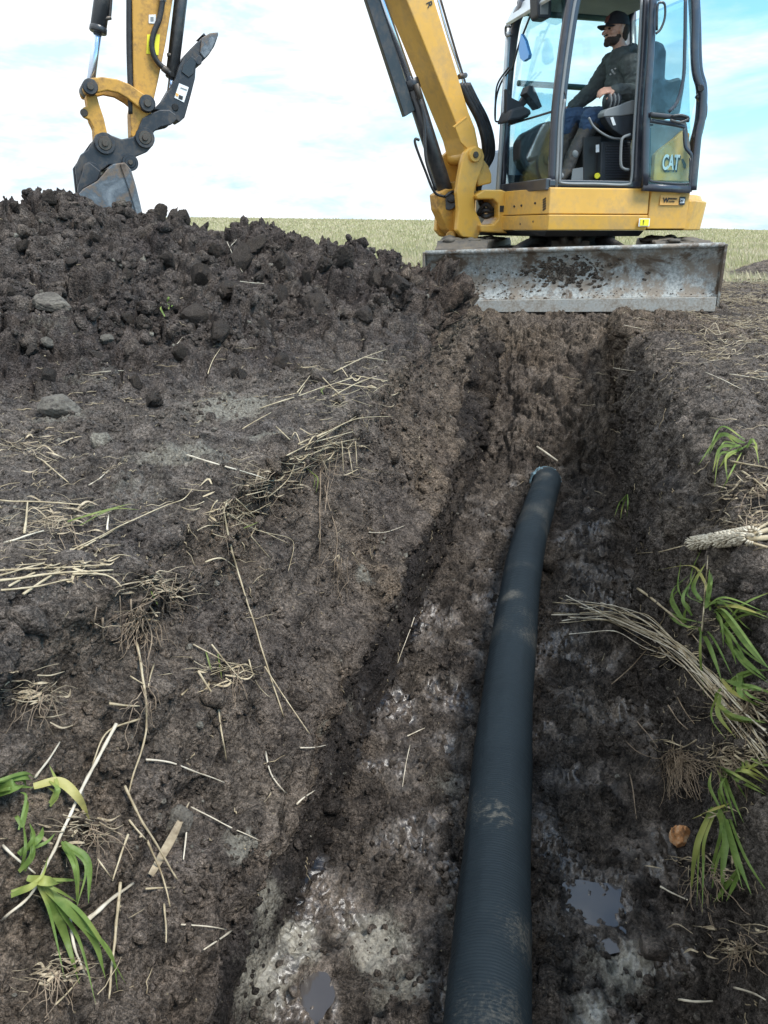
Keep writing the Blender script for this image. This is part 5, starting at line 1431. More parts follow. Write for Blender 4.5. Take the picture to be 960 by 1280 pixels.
# work lamp over the windshield, wiper, mirrors
wl = prism('work_lamp', HP, [(671, -8), (690, -8), (689.5, 21), (686, 23), (674, 22), (672, 19)], LC - .32, LC - .46, M['dark_plastic'], cabf, .01)
prism('lamp_lens', HP, [(675, 2), (686, 2), (685.5, 18), (675.5, 18)], LC - .316, LC - .325, M['plastic_grey'], wl, .003)
hose('wiper_arm', [hp(fC + .02, wpt(672, 0)[2], fpx(672, 0, fC + .02)[0]), hp(fC + .02, wpt(660, 30)[2], fpx(660, 30, fC + .02)[0]), hp(fC + .03, wpt(648, 62)[2], fpx(648, 62, fC + .03)[0]), hp(fC + .04, wpt(640, 92)[2], fpx(640, 88, fC + .04)[0])], .009, M['black'], cabf)
hose('wiper_link', [hp(fC + .07, fpx(x_, y_, fC + .07)[1], fpx(x_, y_, fC + .07)[0]) for x_, y_ in ((638, 86), (626, 104), (620, 125), (619, 150))], .009, M['black'], cabf)
mir = poly_prism('mirror', [hp(fC + .06, fpx(x_, y_, fC + .06)[1], fpx(x_, y_, fC + .06)[0]) for x_, y_ in ((651, 42), (656, 50), (661, 68), (660, 73), (654, 77), (650, 73), (648, 62))],
                 [hp(fC + .03, fpx(x_, y_, fC + .06)[1], fpx(x_, y_, fC + .06)[0]) for x_, y_ in ((651, 42), (656, 50), (661, 68), (660, 73), (654, 77), (650, 73), (648, 62))], M['mirror'], cabf, .003)
hose('tow_eye', [hp(fC + .09, fpx(x_, y_, fC + .09)[1], fpx(x_, y_, fC + .09)[0]) for x_, y_ in ((638, 33), (633, 33), (632, 38), (633, 44), (639, 44))], .012, M['black'], cabf)
hose('front_handrail', [hp(fC + .10, fpx(x_, y_, fC + .1)[1], fpx(x_, y_, fC + .1)[0]) for x_, y_ in ((636, 84), (622, 105), (619, 130), (619, 150), (624, 152))], .008, M['black'], cabf)
cyl('front_rail', hp(fC + .05, zFl, far_l - .03), hp(fC + .07, fpx(638, 40, fC + .05)[1], fpx(638, 40, fC + .05)[0]), .022, M['silver'], cabf)
prism('beacon_case', HP, [(708, -5), (722, -5), (722, 22), (716, 26), (709, 24)], LC - .25, LC - .35, M['black'], cabf, .01)
beam('far_header', [hp(tFt + .03, zRf - .05, far_l), hp(tRt, zRf - .05, far_l)], .04, .03, M['bar'], cabf, ax=(0, 0, 1))
# interior: monitor, console, far joystick, footwell, seat, armrest, heater box
mo = prism('monitor', HP, [(662, 106), (668, 109), (678, 133), (674, 136), (667, 127), (658, 116)], .50, .36, M['dark_plastic'], cabf, .006)
prism('monitor_arm', HP, [(660, 112), (650, 127), (640, 122), (633, 110), (633, 150), (641, 155), (661, 146), (663, 138), (655, 133), (662, 126)], .40, .34, M['dark_plastic'], cabf, .008)
prism('front_console', HP, [(634, 152), (640, 136), (655, 132), (664, 137), (665, 143), (650, 149)], .5, .25, M['dark_plastic'], cabf, .02)
prism('pedal_housing', HP, [(650, 178), (657, 166), (670, 160), (683, 152), (692, 150), (694, 226), (682, 228), (667, 222), (656, 212), (650, 200)], .42, .24, M['dark_plastic'], cabf, .03)
st = prism('seat', HP, [(812, 140), (806, 150), (770, 152), (756, 156), (752, 150), (758, 144), (790, 138), (800, 118)], .84, .34, M['dark_plastic'], EX, .02)
prism('seat_backrest', HP, [(806, 146), (800, 120), (806, 70), (813, 54), (821, 50), (830, 54), (834, 64), (832, 98), (838, 100), (850, 96), (857, 104), (850, 146)], .82, .36, M['dark_plastic'], st, .02)
arm = prism('armrest_console', HP, [(755, 141), (759, 136), (775, 131), (790, 125), (797, 125), (797, 142), (776, 145), (755, 146)], .97, .86, M['plastic_grey'], EX, .008)
prism('console_side', HP, [(756, 146), (776, 145), (797, 142), (796, 174), (784, 174), (766, 162), (759, 153)], .965, .87, M['dark_plastic'], arm, .008)
prism('console_label', HP, [(763, 147), (766.5, 146), (770, 156), (766.5, 157)], .970, .966, M['white'], arm, 0)
a = Acc(); a.tube(smooth_path([HP.P(x_, y_, .93) for x_, y_ in ((736, 147), (742, 158), (755, 168), (768, 173), (782, 172), (790, 165))], 5), .010, 8); a.build('console_edge', M['plastic_grey'], arm)
bel = Acc()
for k in range(7):
    f_ = k / 6; x_, y_ = 757 + 14 * f_, 127 - 1 * f_
    p = HP.P(x_, y_, .90); q = HP.P(x_ + 1.2, y_, .90)
    bel.tube([p, q], .06 + .008 * math.sin(f_ * 3), 14, k % 2)
bel.build('lever_boot', [M['dark_plastic'], M['plastic_grey']], arm)
hb = prism('heater_box', HP, [(752, 177), (789, 177), (789, 227), (750, 227)], .86, .40, M['dark_plastic'], EX, .01)
for k in range(13):
    y_ = 181 + k * 3.3
    prism('vent_bar', HP, [(758, y_), (787, y_), (787, y_ + 1.4), (758, y_ + 1.4)], .872, .858, M['frame'], hb, .001)
prism('heater_label', HP, [(745, 181), (749, 180.5), (749, 190), (745, 190.5)], .864, .860, M['white'], hb, 0)
prism('floor_plate', HP, [(716, 211), (729, 209), (729, 227), (714, 227)], .80, .79, M['plastic_grey'], EX, .002)
prism('seat_riser', HP, [(735, 155), (790, 155), (790, 180), (735, 180)], .60, .42, M['dark_plastic'], st, .01)
prism('under_seat_box', HP, [(729, 170), (752, 170), (751, 227), (729, 227)], .80, .40, M['decal_black'], EX, .01)
cyl('green_cap', HP.P(746.5, 220, .87), HP.P(746.5, 220, .80), .025, M['warn'], EX)

# ---------------- swing bracket and boom foot
br = prism('swing_bracket', HP, [(595, 244), (606, 237), (627, 237), (642, 243), (642, 292), (602, 290), (600, 281), (617, 280.5), (623, 274), (623, 255), (617, 249), (597, 249)], .30, -.05, M['yellow'], EX, .012)
prism('bracket_back', HP, [(606, 240), (640, 240), (640, 292), (606, 290)], -.06, -.30, M['black'], EX, .01)
lv = prism('louvre', HP, [(625, 257), (641, 257), (641, 265), (625, 265)], .305, .298, M['decal_black'], br, 0)
for k in range(3):
    hose('swing_hose', [HP.P(597 + 2 * k, 268, .12), HP.P(607, 255 + 8 * k, .2), HP.P(616, 262 + 3 * k, .18), HP.P(626, 258 + 5 * k, .05)], .022, M['rubber'], EX)
W2 = .17
prism('swing_post', BP, [(577, 203), (581, 190), (588, 184), (596, 182), (603, 186), (606, 195), (604, 208), (597, 226), (593, 240), (594, 262), (599, 272), (604, 284), (597, 299), (578, 296), (571, 288), (573, 262), (571, 240), (573, 224)], W2 + .06, W2 - .0, M['yellow'], EX, .012)
prism('swing_post', BP, [(577, 203), (581, 190), (588, 184), (596, 182), (603, 186), (606, 195), (604, 208), (597, 226), (593, 240), (594, 262), (599, 272), (604, 284), (597, 299), (578, 296), (571, 288), (573, 262), (571, 240), (573, 224)], -W2, -W2 - .06, M['yellow'], EX, .012, ref=W2 + .06)
prism('post_web', BP, [(574, 226), (596, 228), (594, 262), (602, 284), (598, 297), (572, 288)], W2 - .002, -W2 + .002, M['yellow_worn'], EX, .01)
prism('hose_guard', BP, [(603, 196), (611, 207), (615, 218), (615, 229), (598, 233), (596, 222), (602, 208)], W2 + .02, -.1, M['yellow'], EX, .015)
prism('cylinder_mount', BP, [(546, 243), (557, 236), (566, 236), (578, 246), (582, 262), (588, 286), (600, 298), (590, 304), (572, 298), (560, 287), (548, 262)], .075, -.075, M['yellow_worn'], EX, .01)
cyl('mount_boss', BP.P(563, 295, .13), BP.P(571, 295, -.1), .045, M['yellow_worn'])
pin(BP, 594.5, 193.5, .062, W2 + .085, -W2 - .08, 'boom_pin', M['yellow'])

# ---------------- boom
HWd = .175
boom_px = [(583, 197), (577, 172), (550, 105), (527, 47), (508, 0), (494, -30), (468, -50), (420, -62), (330, -72), (212, -78), (192, -90), (193, -110), (212, -122), (340, -135), (440, -136), (505, -112), (530, -60), (543, 0), (565, 70), (586, 140), (594, 160), (600, 190), (594, 200)]
boom = prism('boom', BP, boom_px, HWd, -HWd, M['yellow'], EX, .010)
prism('boom_plate', BP, [(568, 157), (583, 146), (592, 160), (597, 184), (590, 192), (576, 178)], HWd + .012, HWd - .004, M['yellow'], boom, .006)
prism('boom_weld', BP, [(566.5, 158), (583.5, 145.5), (584, 147.5), (567.5, 160)], HWd + .016, HWd - .004, M['yellow'], boom, .002)
t_, z_ = BP.px(536.5, 5.5, HWd)
dx_b = Vector(BP.P(565, 70, HWd)) - Vector(BP.P(543, 0, HWd)); dx_b.normalize()
text('lettering', 'R', .075, BP.w(t_, z_, HWd + .004), dx_b, Vector(BP.n).cross(dx_b), M['decal_black'], boom, .001, .001)
for xs_, nm in (((546, 560, 577, 580), 'boom_pipe'), ((549.5, 564, 579, 583), 'boom_pipe')):
    hose(nm, [BP.P(xs_[0], -5, .06), BP.P(xs_[1], 45, .06), BP.P(xs_[2], 95, .06), BP.P(xs_[3], 108, .06)], .010, M['chrome'] if xs_[0] < 547 else M['pin'], boom)
cyl('pipe_clamp', BP.P(574, 96, .10), BP.P(582, 94, .02), .022, M['pin'], boom)
for k in range(12):
    o_ = .12 - .025 * k; j = 3.2 * (k % 4) - 3 + .8 * math.sin(k)
    hose('boom_hose', [BP.P(578 + j, 105, o_), BP.P(588 + j, 125, o_), BP.P(601 + j, 150, o_), BP.P(608 + j, 175, o_), BP.P(608 + j, 195, o_ * .6), BP.P(600 + j, 212, o_ * .5), BP.P(598, 240, o_ * .5), BP.P(604, 262, .05)], .026, M['rubber'], boom)
# boom cylinder
cp0, cp1, cp2, cp3 = BP.P(561, 252, 0), BP.P(513, 103, 0), BP.P(478, 8, 0), BP.P(455, -62, 0)
bc = cyl('boom_cylinder', cp0, cp1, .070, M['black']); cyl('gland', Vector(cp1).lerp(Vector(cp0), .06), Vector(cp1).lerp(Vector(cp0), -.02), .078, M['black'], bc)
cyl('rod', cp1, cp3, .036, M['chrome'], bc); cyl('eye', BP.P(561, 252, .09), BP.P(561, 252, -.09), .075, M['black'], bc)
cyl('rod_eye', BP.P(452, -68, .08), BP.P(452, -68, -.08), .075, M['black'], bc)
prism('rod_guard', BP, [(449, -28), (465, -31), (519, 138), (506, 146)], .055, .0, M['black'], bc, .006)
prism('cylinder_lug', BP, [(440, -50), (470, -45), (466, -75), (440, -75)], .12, -.12, M['yellow'], boom, .01)
hose('cylinder_pipe', [BP.P(x_, y_, .09) for x_, y_ in ((521, 120), (527, 135), (531, 160), (533, 200), (545, 238))], .016, M['black'], bc)
hose('cylinder_hose', [BP.P(x_, y_, .11) for x_, y_ in ((524, 175), (519, 174), (520, 183), (531, 212), (543, 240), (556, 246))], .012, M['rubber'], bc)
hose('cylinder_hose', [BP.P(x_, y_, .12) for x_, y_ in ((556, 246), (565, 240), (572, 243), (566, 252), (560, 250))], .014, M['rubber'], bc)
cyl('valve_block', BP.P(520, 105, .10), BP.P(525, 124, .10), .025, M['pin'], bc)

# ---------------- stick, linkage, coupler, thumb, bucket
SW = .095
stick = prism('stick', BP, [(205, -128), (228, -100), (226, -40), (216, 0), (207, 55), (198, 100), (190, 135), (187, 160), (184, 178), (174, 182), (164, 170), (163, 140), (167, 120), (166, 60), (165, 0), (164, -60), (176, -100), (190, -125)], SW, -SW, M['yellow_worn'], EX, .010)
pin(BP, 202, -100, .06, HWd + .03, -HWd - .03, 'stick_pin', M['yellow'], stick)
hose('stick_hose', [BP.P(x_, y_, SW - .02) for x_, y_ in ((162, -60), (161.5, 0), (161.5, 60), (163, 110), (164, 143))], .022, M['rubber'], stick)
hose('stick_hose', [BP.P(x_, y_, SW - .08) for x_, y_ in ((164, -60), (164, 0), (163.5, 60), (166, 110), (166, 138))], .020, M['rubber'], stick)
hose('bucket_hose', [BP.P(x_, y_, SW + .03) for x_, y_ in ((204, -20), (203, 2), (199, 24), (192, 42), (190, 60), (196, 76), (210, 90), (213, 92))], .020, M['rubber'], stick, 10)
cyl('hose_union', BP.P(203.5, 2, SW + .03), BP.P(204, -8, SW + .03), .026, M['chrome'], stick); cyl('hose_union', BP.P(203, 84, SW + .03), BP.P(210, 90, SW + .03), .024, M['pin'], stick)
prism('warning_label', BP, [(184, 43), (200, 43), (198, 69), (183, 67)], SW + .004, SW + .001, M['warn'], stick, 0)
prism('parts_label', BP, [(186, 18.5), (195, 18), (195, 29.5), (186, 29)], SW + .004, SW + .001, M['white'], stick, 0)
prism('label_code', BP, [(188, 21), (192, 21), (192, 26.5), (188, 26.5)], SW + .006, SW + .004, M['plastic_grey'], stick, 0)
bkc = cyl('bucket_cylinder', BP.P(141, -95, 0), BP.P(122.5, 38, 0), .058, M['black']); cyl('gland', BP.P(123.3, 33, 0), BP.P(122.2, 41, 0), .063, M['black'], bkc)
cyl('rod', BP.P(122.5, 38, 0), BP.P(113, 106, 0), .030, M['chrome'], bkc); cyl('port', BP.P(129, 24, .03), BP.P(139, 22, .03), .014, M['pin'], bkc)
hose('port_hose', [BP.P(137, 24, .03), BP.P(138, 10, .03), BP.P(140, -20, .03)], .012, M['rubber'], bkc)
prism('stick_bracket', BP, [(133, -88), (150, -95), (168, -80), (168, -30), (158, -40), (140, -70)], .05, -.05, M['yellow_worn'], stick, .008)
lk = [(103, 112), (104, 103), (111, 97.5), (128, 96), (146, 98.5), (162, 105), (178, 116), (190, 124), (190, 134), (182, 139), (172, 133), (160, 123), (148, 116), (134, 113), (121, 116), (112, 119), (106, 118)]
prism('guide_link', BP, lk, .135, .100, M['yellow_worn'], EX, .008); prism('guide_link', BP, lk, -.100, -.135, M['yellow_worn'], EX, .008, ref=.135)
prism('power_link', BP, [(107, 119), (121, 118), (124, 130), (130, 148), (134, 166), (134, 178), (126, 182), (118, 176), (117, 160), (112, 150), (104, 146), (101, 140), (104, 134), (109, 133)], .075, .020, M['yellow_worn'], EX, .008)
prism('power_link', BP, [(107, 119), (121, 118), (124, 130), (130, 148), (134, 166), (134, 178), (126, 182), (118, 176), (117, 160), (112, 150)], -.020, -.075, M['yellow_worn'], EX, .008, ref=.075)
cyl('link_eye', BP.P(105, 141, .08), BP.P(105, 141, .06), .028, M['pin'])
pin(BP, 113, 108, .055, .155, -.155, 'link_pin', M['iron']); pin(BP, 184.5, 129, .060, .155, -.155, 'link_pin', M['iron'])
cpl = prism('coupler', BP, [(116, 176), (120, 168), (128, 165), (142, 170), (152, 174), (166, 171), (175, 164), (184, 163), (192, 170), (192, 181), (184, 190), (170, 196), (160, 197), (168, 204), (167, 213), (158, 216), (148, 206), (136, 206), (126, 214), (119, 226), (108, 240), (98, 246), (97, 236), (94, 208), (101, 193), (110, 187)], .13, .085, M['iron'], EX, .008)
prism('coupler_plate', BP, [(116, 176), (128, 165), (152, 174), (184, 163), (192, 181), (160, 197), (168, 213), (148, 206), (126, 214), (98, 246), (94, 208)], -.085, -.13, M['iron'], cpl, .006, ref=.13)
prism('coupler_body', BP, [(120, 182), (140, 185), (170, 180), (178, 186), (160, 194), (162, 210), (136, 202), (118, 218), (100, 238), (98, 210), (108, 192)], .084, -.084, M['iron'], cpl, .006)
for (x_, y_, r_, mt) in ((131.5, 179, .052, 'pin'), (181.5, 172, .050, 'pin'), (114.5, 214.5, .046, 'iron'), (163, 203, .042, 'iron')):
    pin(BP, x_, y_, r_, .155, -.15, 'coupler_pin', M[mt])
    t_, z_ = BP.px(x_, y_, .155); cyl('pin_ring', BP.w(t_, z_, .150), BP.w(t_, z_, .132), r_ * 1.45, M['iron'], cpl, 22)
th = prism('thumb', BP, [(192, 137), (205, 124), (212, 112), (219, 98), (224, 82), (232, 68), (246, 53), (256, 46), (266, 42), (272, 41), (272, 47), (268, 58), (261, 69), (252, 78), (245, 84), (244, 98), (238, 122), (231, 147), (224, 153), (218, 148), (210, 140)], .10, -.10, M['iron'], EX, .008)
prism('thumb_arm', BP, [(174, 172), (173, 160), (178, 148), (188, 142), (200, 137), (212, 137), (220, 143), (221, 150), (214, 156), (201, 159), (192, 165), (192, 176), (186, 184), (177, 180)], .130, .095, M['iron'], th, .008)
prism('thumb_arm', BP, [(174, 172), (173, 160), (178, 148), (188, 142), (200, 137), (212, 137), (220, 143), (221, 150), (214, 156), (201, 159), (192, 165), (192, 176), (186, 184), (177, 180)], -.095, -.130, M['iron'], th, .008, ref=.13)
prism('thumb_rib', BP, [(200, 156), (214, 155), (216, 152), (196, 150)], .12, .09, M['decal_black'], th, .003)
prism('thumb_tooth', BP, [(252, 47), (263, 41), (273, 40), (273, 44), (263, 66), (256, 73), (250, 66)], .115, .03, M['bucket'], th, .006); prism('thumb_tooth', BP, [(252, 47), (263, 41), (273, 40), (273, 44), (263, 66), (256, 73), (250, 66)], -.03, -.115, M['bucket'], th, .006, ref=.115)
prism('thumb_serration', BP, [(242, 74), (249, 68), (253, 72), (252, 80), (247, 81)], .11, -.11, M['iron'], th, .004); prism('thumb_serration', BP, [(252, 44), (255, 41), (258, 45)], .11, -.11, M['iron'], th, .002)
prism('thumb_plate', BP, [(229, 81), (240, 70), (246, 76), (242, 92), (236, 97), (227, 90)], .108, .095, M['black'], th, .004)
tl = prism('brand_label', BP, [(224, 104), (236, 109), (230, 128), (218, 122)], .104, .101, M['white'], th, 0)
prism('label_mark', BP, [(224, 118.5), (229, 120.5), (228, 125), (223, 123)], .1065, .104, M['decal_black'], tl, 0)
prism('label_mark', BP, [(220, 116), (223.5, 117.5), (222.5, 121), (219.5, 119.5)], .1065, .104, M['decal_orange'], tl, 0)
prism('label_line', BP, [(226, 109), (234, 112), (233.6, 113.2), (225.6, 110.2)], .1065, .104, M['plastic_grey'], tl, 0)
cyl('thumb_bolt', BP.P(219, 134, .11), BP.P(219, 134, .09), .026, M['decal_black'], th)
tc = cyl('thumb_cylinder', BP.P(233, -60, 0), BP.P(214.5, 98, 0), .048, M['black']); cyl('rod', BP.P(214.5, 98, 0), BP.P(211, 130, 0), .026, M['chrome'], tc); cyl('port', BP.P(209, 69, .02), BP.P(216, 69, .02), .016, M['pin'], tc)
prism('cylinder_bracket', BP, [(222, -75), (240, -70), (238, -45), (222, -40)], .05, -.05, M['yellow_worn'], stick, .006)
# bucket: two side plates and a curved shell, open towards the left
BWd = .30
side_px = [(122, 226), (134, 212), (142, 205), (156, 203), (164, 212), (170, 232), (175, 252), (180, 275), (168, 292), (140, 298), (110, 285), (86, 262), (92, 250), (104, 236)]
bkt = prism('bucket', BP, side_px, BWd, BWd - .025, M['bucket'], EX, .006)
prism('side_plate', BP, side_px, -BWd + .025, -BWd, M['bucket'], bkt, .006, ref=BWd)
outer = [(134, 210), (142, 204.5), (156, 202.5), (164.5, 212), (170.5, 232), (175.5, 252), (180.5, 275), (168.5, 293), (140, 299), (110, 286), (86, 263)]
tzs = [BP.px(x_, y_, BWd) for x_, y_ in outer]
cxz = np.mean(tzs, axis=0); V_ = []; F_ = []
for (t_, z_) in tzs:
    d_ = np.array([cxz[0] - t_, cxz[1] - z_]); d_ = d_ / np.linalg.norm(d_) * .02
    V_ += [BP.w(t_, z_, BWd - .026), BP.w(t_, z_, -BWd + .026), BP.w(t_ + d_[0], z_ + d_[1], -BWd + .026), BP.w(t_ + d_[0], z_ + d_[1], BWd - .026)]
for i in range(len(tzs) - 1):
    for k in range(4): F_.append((i * 4 + k, i * 4 + (k + 1) % 4, (i + 1) * 4 + (k + 1) % 4, (i + 1) * 4 + k))
F_.append((0, 1, 2, 3)); F_.append(tuple((len(tzs) - 1) * 4 + k for k in (3, 2, 1, 0)))
me = bpy.data.meshes.new('shell'); me.from_pydata(V_, [], F_); me.update(); link('shell', me, M['bucket'], bkt, smooth=False)
prism('wear_strip', BP, [(150, 205), (156, 203), (170, 235), (179, 270), (172, 272), (162, 240)], BWd + .012, BWd - .002, M['bucket'], bkt, .005)
prism('lift_bracket', BP, [(106, 206), (112, 203), (126, 214), (122, 226), (104, 236), (95, 252), (98, 232)], BWd - .10, BWd - .14, M['iron'], bkt, .006)
for k in range(4):
    o_ = BWd - .05 - k * .165
    prism('bucket_tooth', BP, [(88, 262), (84, 252), (80, 262), (84, 275)], o_, o_ - .06, M['bucket'], bkt, .004, ref=BWd)
# ================================================================== OPERATOR
PE = empty('person', HP.P(778, 150, .58)); tag(PE, 'bearded operator in cap and dark hoodie seated in the cab, hand on the lever', 'person')
m, nt, b = new_mat('skin'); b.inputs['Base Color'].default_value = (.55, .31, .22, 1); b.inputs['Roughness'].default_value = .5; b.inputs['Subsurface Weight'].default_value = .05; M['skin'] = m
M['hoodie'] = mat_plain('charcoal_fleece', (.075, .088, .088), .9, 0, .25, 14, .15, (.07, .07, .06), bmp=.5)
M['jeans'] = mat_plain('blue_denim', (.032, .065, .13), .85, 0, .35, 12, .2, (.05, .07, .10), bmp=.5)
M['boot'] = mat_plain('muddy_rubber_boot', (.045, .043, .043), .6, 0, .3, 10, .6, (.11, .085, .06), bmp=.3)
M['hair'] = mat_plain('dark_beard', (.050, .034, .026), .85, 0, .4, 60, bmp=.6)
M['cap'] = mat_plain('dark_cap_cloth', (.022, .022, .028), .85, 0, .2, 30, bmp=.3)
FD, LN, UZ = Vector(HP.d), Vector(HP.n), Vector((0, 0, 1))
class Shape:
    def __init__(s): s.V = []; s.F = []; s.n = 0
    def to_mesh(s, me):
        me.from_pydata(np.concatenate(s.V).tolist(), [], np.concatenate(s.F).tolist()); me.update()
    def free(s): pass
_FR = np.array([list(HP.d), list(HP.n), [0, 0, 1.0]])
def sph(bm, c, r, sx=(1, 1, 1), seg=16):
    V0, F0 = (I1x if seg < 14 else I2)
    bm.V.append((V0 * (np.array(sx) * r)) @ _FR + np.array(c)); bm.F.append(F0 + bm.n); bm.n += len(V0)
I1x = I2
def cap(bm, p, q, r0, r1, n=None):
    p, q = Vector(p), Vector(q); L_ = (q - p).length; n = n or max(3, int(L_ / (min(r0, r1) * .45)))
    for i in range(n + 1):
        f = i / n; sph(bm, p.lerp(q, f), r0 + (r1 - r0) * f, seg=12)
def remesh(name, bm, mat, vox, smooth_it=4, disp=0.0, tex=.06):
    me = bpy.data.meshes.new(name); bm.to_mesh(me); bm.free()
    o = bpy.data.objects.new('tmp', me); C.objects.link(o)
    md = o.modifiers.new('r', 'REMESH'); md.mode = 'VOXEL'; md.voxel_size = vox
    ms = o.modifiers.new('s', 'SMOOTH'); ms.iterations = smooth_it; ms.factor = .5
    bpy.context.view_layer.update()
    me2 = bpy.data.meshes.new_from_object(o.evaluated_get(bpy.context.evaluated_depsgraph_get()))
    bpy.data.objects.remove(o)
    if disp:
        V_ = np.empty(len(me2.vertices) * 3); me2.vertices.foreach_get('co', V_); V_ = V_.reshape(-1, 3)
        Nv = np.empty(len(V_) * 3); me2.vertices.foreach_get('normal', Nv); Nv = Nv.reshape(-1, 3)
        w_v = V_ + .03 * np.stack([fbm(V_, 9, 2), fbm(V_, 9, 2, off=5), fbm(V_, 9, 2, off=9)], 1)
        V_ = V_ + Nv * (disp * billow(w_v * np.array([1, 1, 1.6]), 1 / tex, 2))[:, None]
        me2.vertices.foreach_set('co', V_.ravel()); me2.update()
    me2.name = name
    return link(name, me2, mat, PE)
def J(x, y, l): return Vector(HP.P(x, y, l))
cl_ = .60
Hc = J(769.5, 38.5, cl_)
def h(f, l, u): return Hc + FD * f + LN * l + UZ * u
nearS, farS = J(790, 82, .80), J(764, 79, .40)
nElb, nWr = J(797, 117, .88), J(768, 112, .90)
fElb, fWr = J(741, 113, .34), J(716, 134, .38)
bm = Shape()
sph(bm, h(-.012, 0, .02), 1, (.098, .077, .108), 24); sph(bm, h(.018, 0, -.045), 1, (.072, .060, .075), 20); sph(bm, h(.062, 0, -.088), 1, (.028, .030, .026))
for k in range(4): sph(bm, h(.086 + .009 * k, 0, .006 - .011 * k), .011 + .0016 * k, (1, 1, 1), 10)
sph(bm, h(.076, 0, .022), 1, (.018, .048, .012)); sph(bm, h(.086, 0, -.052), 1, (.012, .022, .006)); sph(bm, h(.084, 0, -.064), 1, (.012, .020, .006))
for s_i in (-1, 1): sph(bm, h(.050, s_i * .045, -.022), 1, (.026, .022, .022)); sph(bm, h(-.008, s_i * .079, -.008), 1, (.019, .010, .032))
neck = J(777, 66, cl_)
cap(bm, h(-.02, 0, -.06), neck, .056, .060); cap(bm, neck, J(780, 100, cl_), .07, .12); cap(bm, J(780, 100, cl_), J(783, 142, cl_), .12, .13)
cap(bm, nearS, nElb, .045, .038); cap(bm, nElb, nWr, .038, .026); cap(bm, farS, fElb, .045, .038); cap(bm, fElb, fWr, .038, .026); cap(bm, neck, nearS, .05, .05); cap(bm, neck, farS, .05, .05)
for s_i, kx, ky, ax_, ay_ in ((1, 736, 149, 714, 205), (-1, 712, 147, 703, 205)):
    l_ = cl_ + .12 * s_i; cap(bm, J(782, 147, l_), J(kx, ky, l_), .075, .055); cap(bm, J(kx, ky, l_), J(ax_, ay_, l_), .05, .035)
# hands: palm, four fingers and a thumb each
def hand(bm, wr, dirv, palm_n, side, curl=.6):
    d_ = Vector(dirv).normalized(); n_ = Vector(palm_n); n_ = (n_ - d_ * n_.dot(d_)).normalized(); s_ = d_.cross(n_) * side
    for k in range(4):
        o_ = (k - 1.5) * .020; cap(bm, Vector(wr) + s_ * o_ * .55, Vector(wr) + d_ * .085 + s_ * o_, .015, .0125)
        L_ = (.068, .078, .072, .056)[k]; p = Vector(wr) + d_ * .088 + s_ * o_; dd_ = d_.copy()
        for j, fr in enumerate((.45, .32, .23)):
            dd_ = (dd_ * math.cos(curl * (.7 + .3 * j)) - n_ * math.sin(curl * (.7 + .3 * j))).normalized()
            q = p + dd_ * L_ * fr; cap(bm, p, q, .0098 - .001 * j, .0090 - .001 * j, 4); p = q
    b0 = Vector(wr) + d_ * .025 - s_ * .028; dt = (d_ * .7 - s_ * .6 - n_ * .4).normalized()
    q = b0 + dt * .045; cap(bm, b0, q, .014, .011, 5); dt = (d_ * .9 - s_ * .1 - n_ * .6).normalized(); cap(bm, q, q + dt * .035, .0105, .0085, 4)
hand(bm, nWr, J(750, 114, .90) - nWr, UZ * .8 + LN * .6, 1, .5)
hand(bm, fWr, J(704, 141, .38) - fWr, UZ * .7 + LN * .5, -1, .7)
remesh('body', bm, M['skin'], .0045, 2)
# eyes, brows, beard, hair
for s_i in (-1, 1):
    bm = Shape(); sph(bm, h(.079, s_i * .032, .006), 1, (.010, .014, .008)); me = bpy.data.meshes.new('eye'); bm.to_mesh(me); bm.free(); link('eye', me, M['hair'], PE)
bm = Shape()
sph(bm, h(.020, 0, -.070), 1, (.073, .062, .046)); sph(bm, h(-.002, 0, -.045), 1, (.050, .067, .034))
sph(bm, h(.070, 0, -.100), 1, (.028, .032, .026)); sph(bm, h(.088, .014, -.041), 1, (.010, .02, .006)); sph(bm, h(.088, -.014, -.041), 1, (.010, .02, .006))
remesh('beard', bm, M['hair'], .004, 2, .002, .01)
bm = Shape(); sph(bm, h(-.055, 0, .0), 1, (.062, .078, .075)); sph(bm, h(-.07, 0, -.045), 1, (.040, .06, .04))
remesh('hair', bm, M['hair'], .005, 2, .003, .015)
# cap: crown, brim, patch
bm = bmesh.new()
ug, vg = 28, 12; rows = []
for j in range(vg + 1):
    a_ = j / vg * math.pi / 2; rr = math.cos(a_) ** .75; zz_ = math.sin(a_)
    rows.append([bm.verts.new(h(-.012 + .106 * rr * math.cos(t) , .086 * rr * math.sin(t), .035 + .108 * zz_ * (1 + .05 * math.cos(t)))) for t in [i / ug * math.tau for i in range(ug)]])
for j in range(vg):
    for i in range(ug):
        try: bm.faces.new((rows[j][i], rows[j][(i + 1) % ug], rows[j + 1][(i + 1) % ug], rows[j + 1][i]))
        except ValueError: pass
me = bpy.data.meshes.new('cap'); bm.to_mesh(me); bm.free(); cp_ = link('cap', me, M['cap'], PE)
bm = bmesh.new(); top = []; bot = []
for i in range(17):
    a_ = (i / 16 - .5) * 2; y_ = .074 * a_; x_in = .085 * math.sqrt(max(0, 1 - (a_ * .75) ** 2)) - .012; x_out = .092 + .078 * (1 - abs(a_) ** 2.4)
    dr = -.014 * a_ * a_
    top.append((bm.verts.new(h(x_in, y_, .040 + dr)), bm.verts.new(h(x_out, y_, .028 + dr)))); bot.append((bm.verts.new(h(x_in, y_, .035 + dr)), bm.verts.new(h(x_out, y_, .023 + dr))))
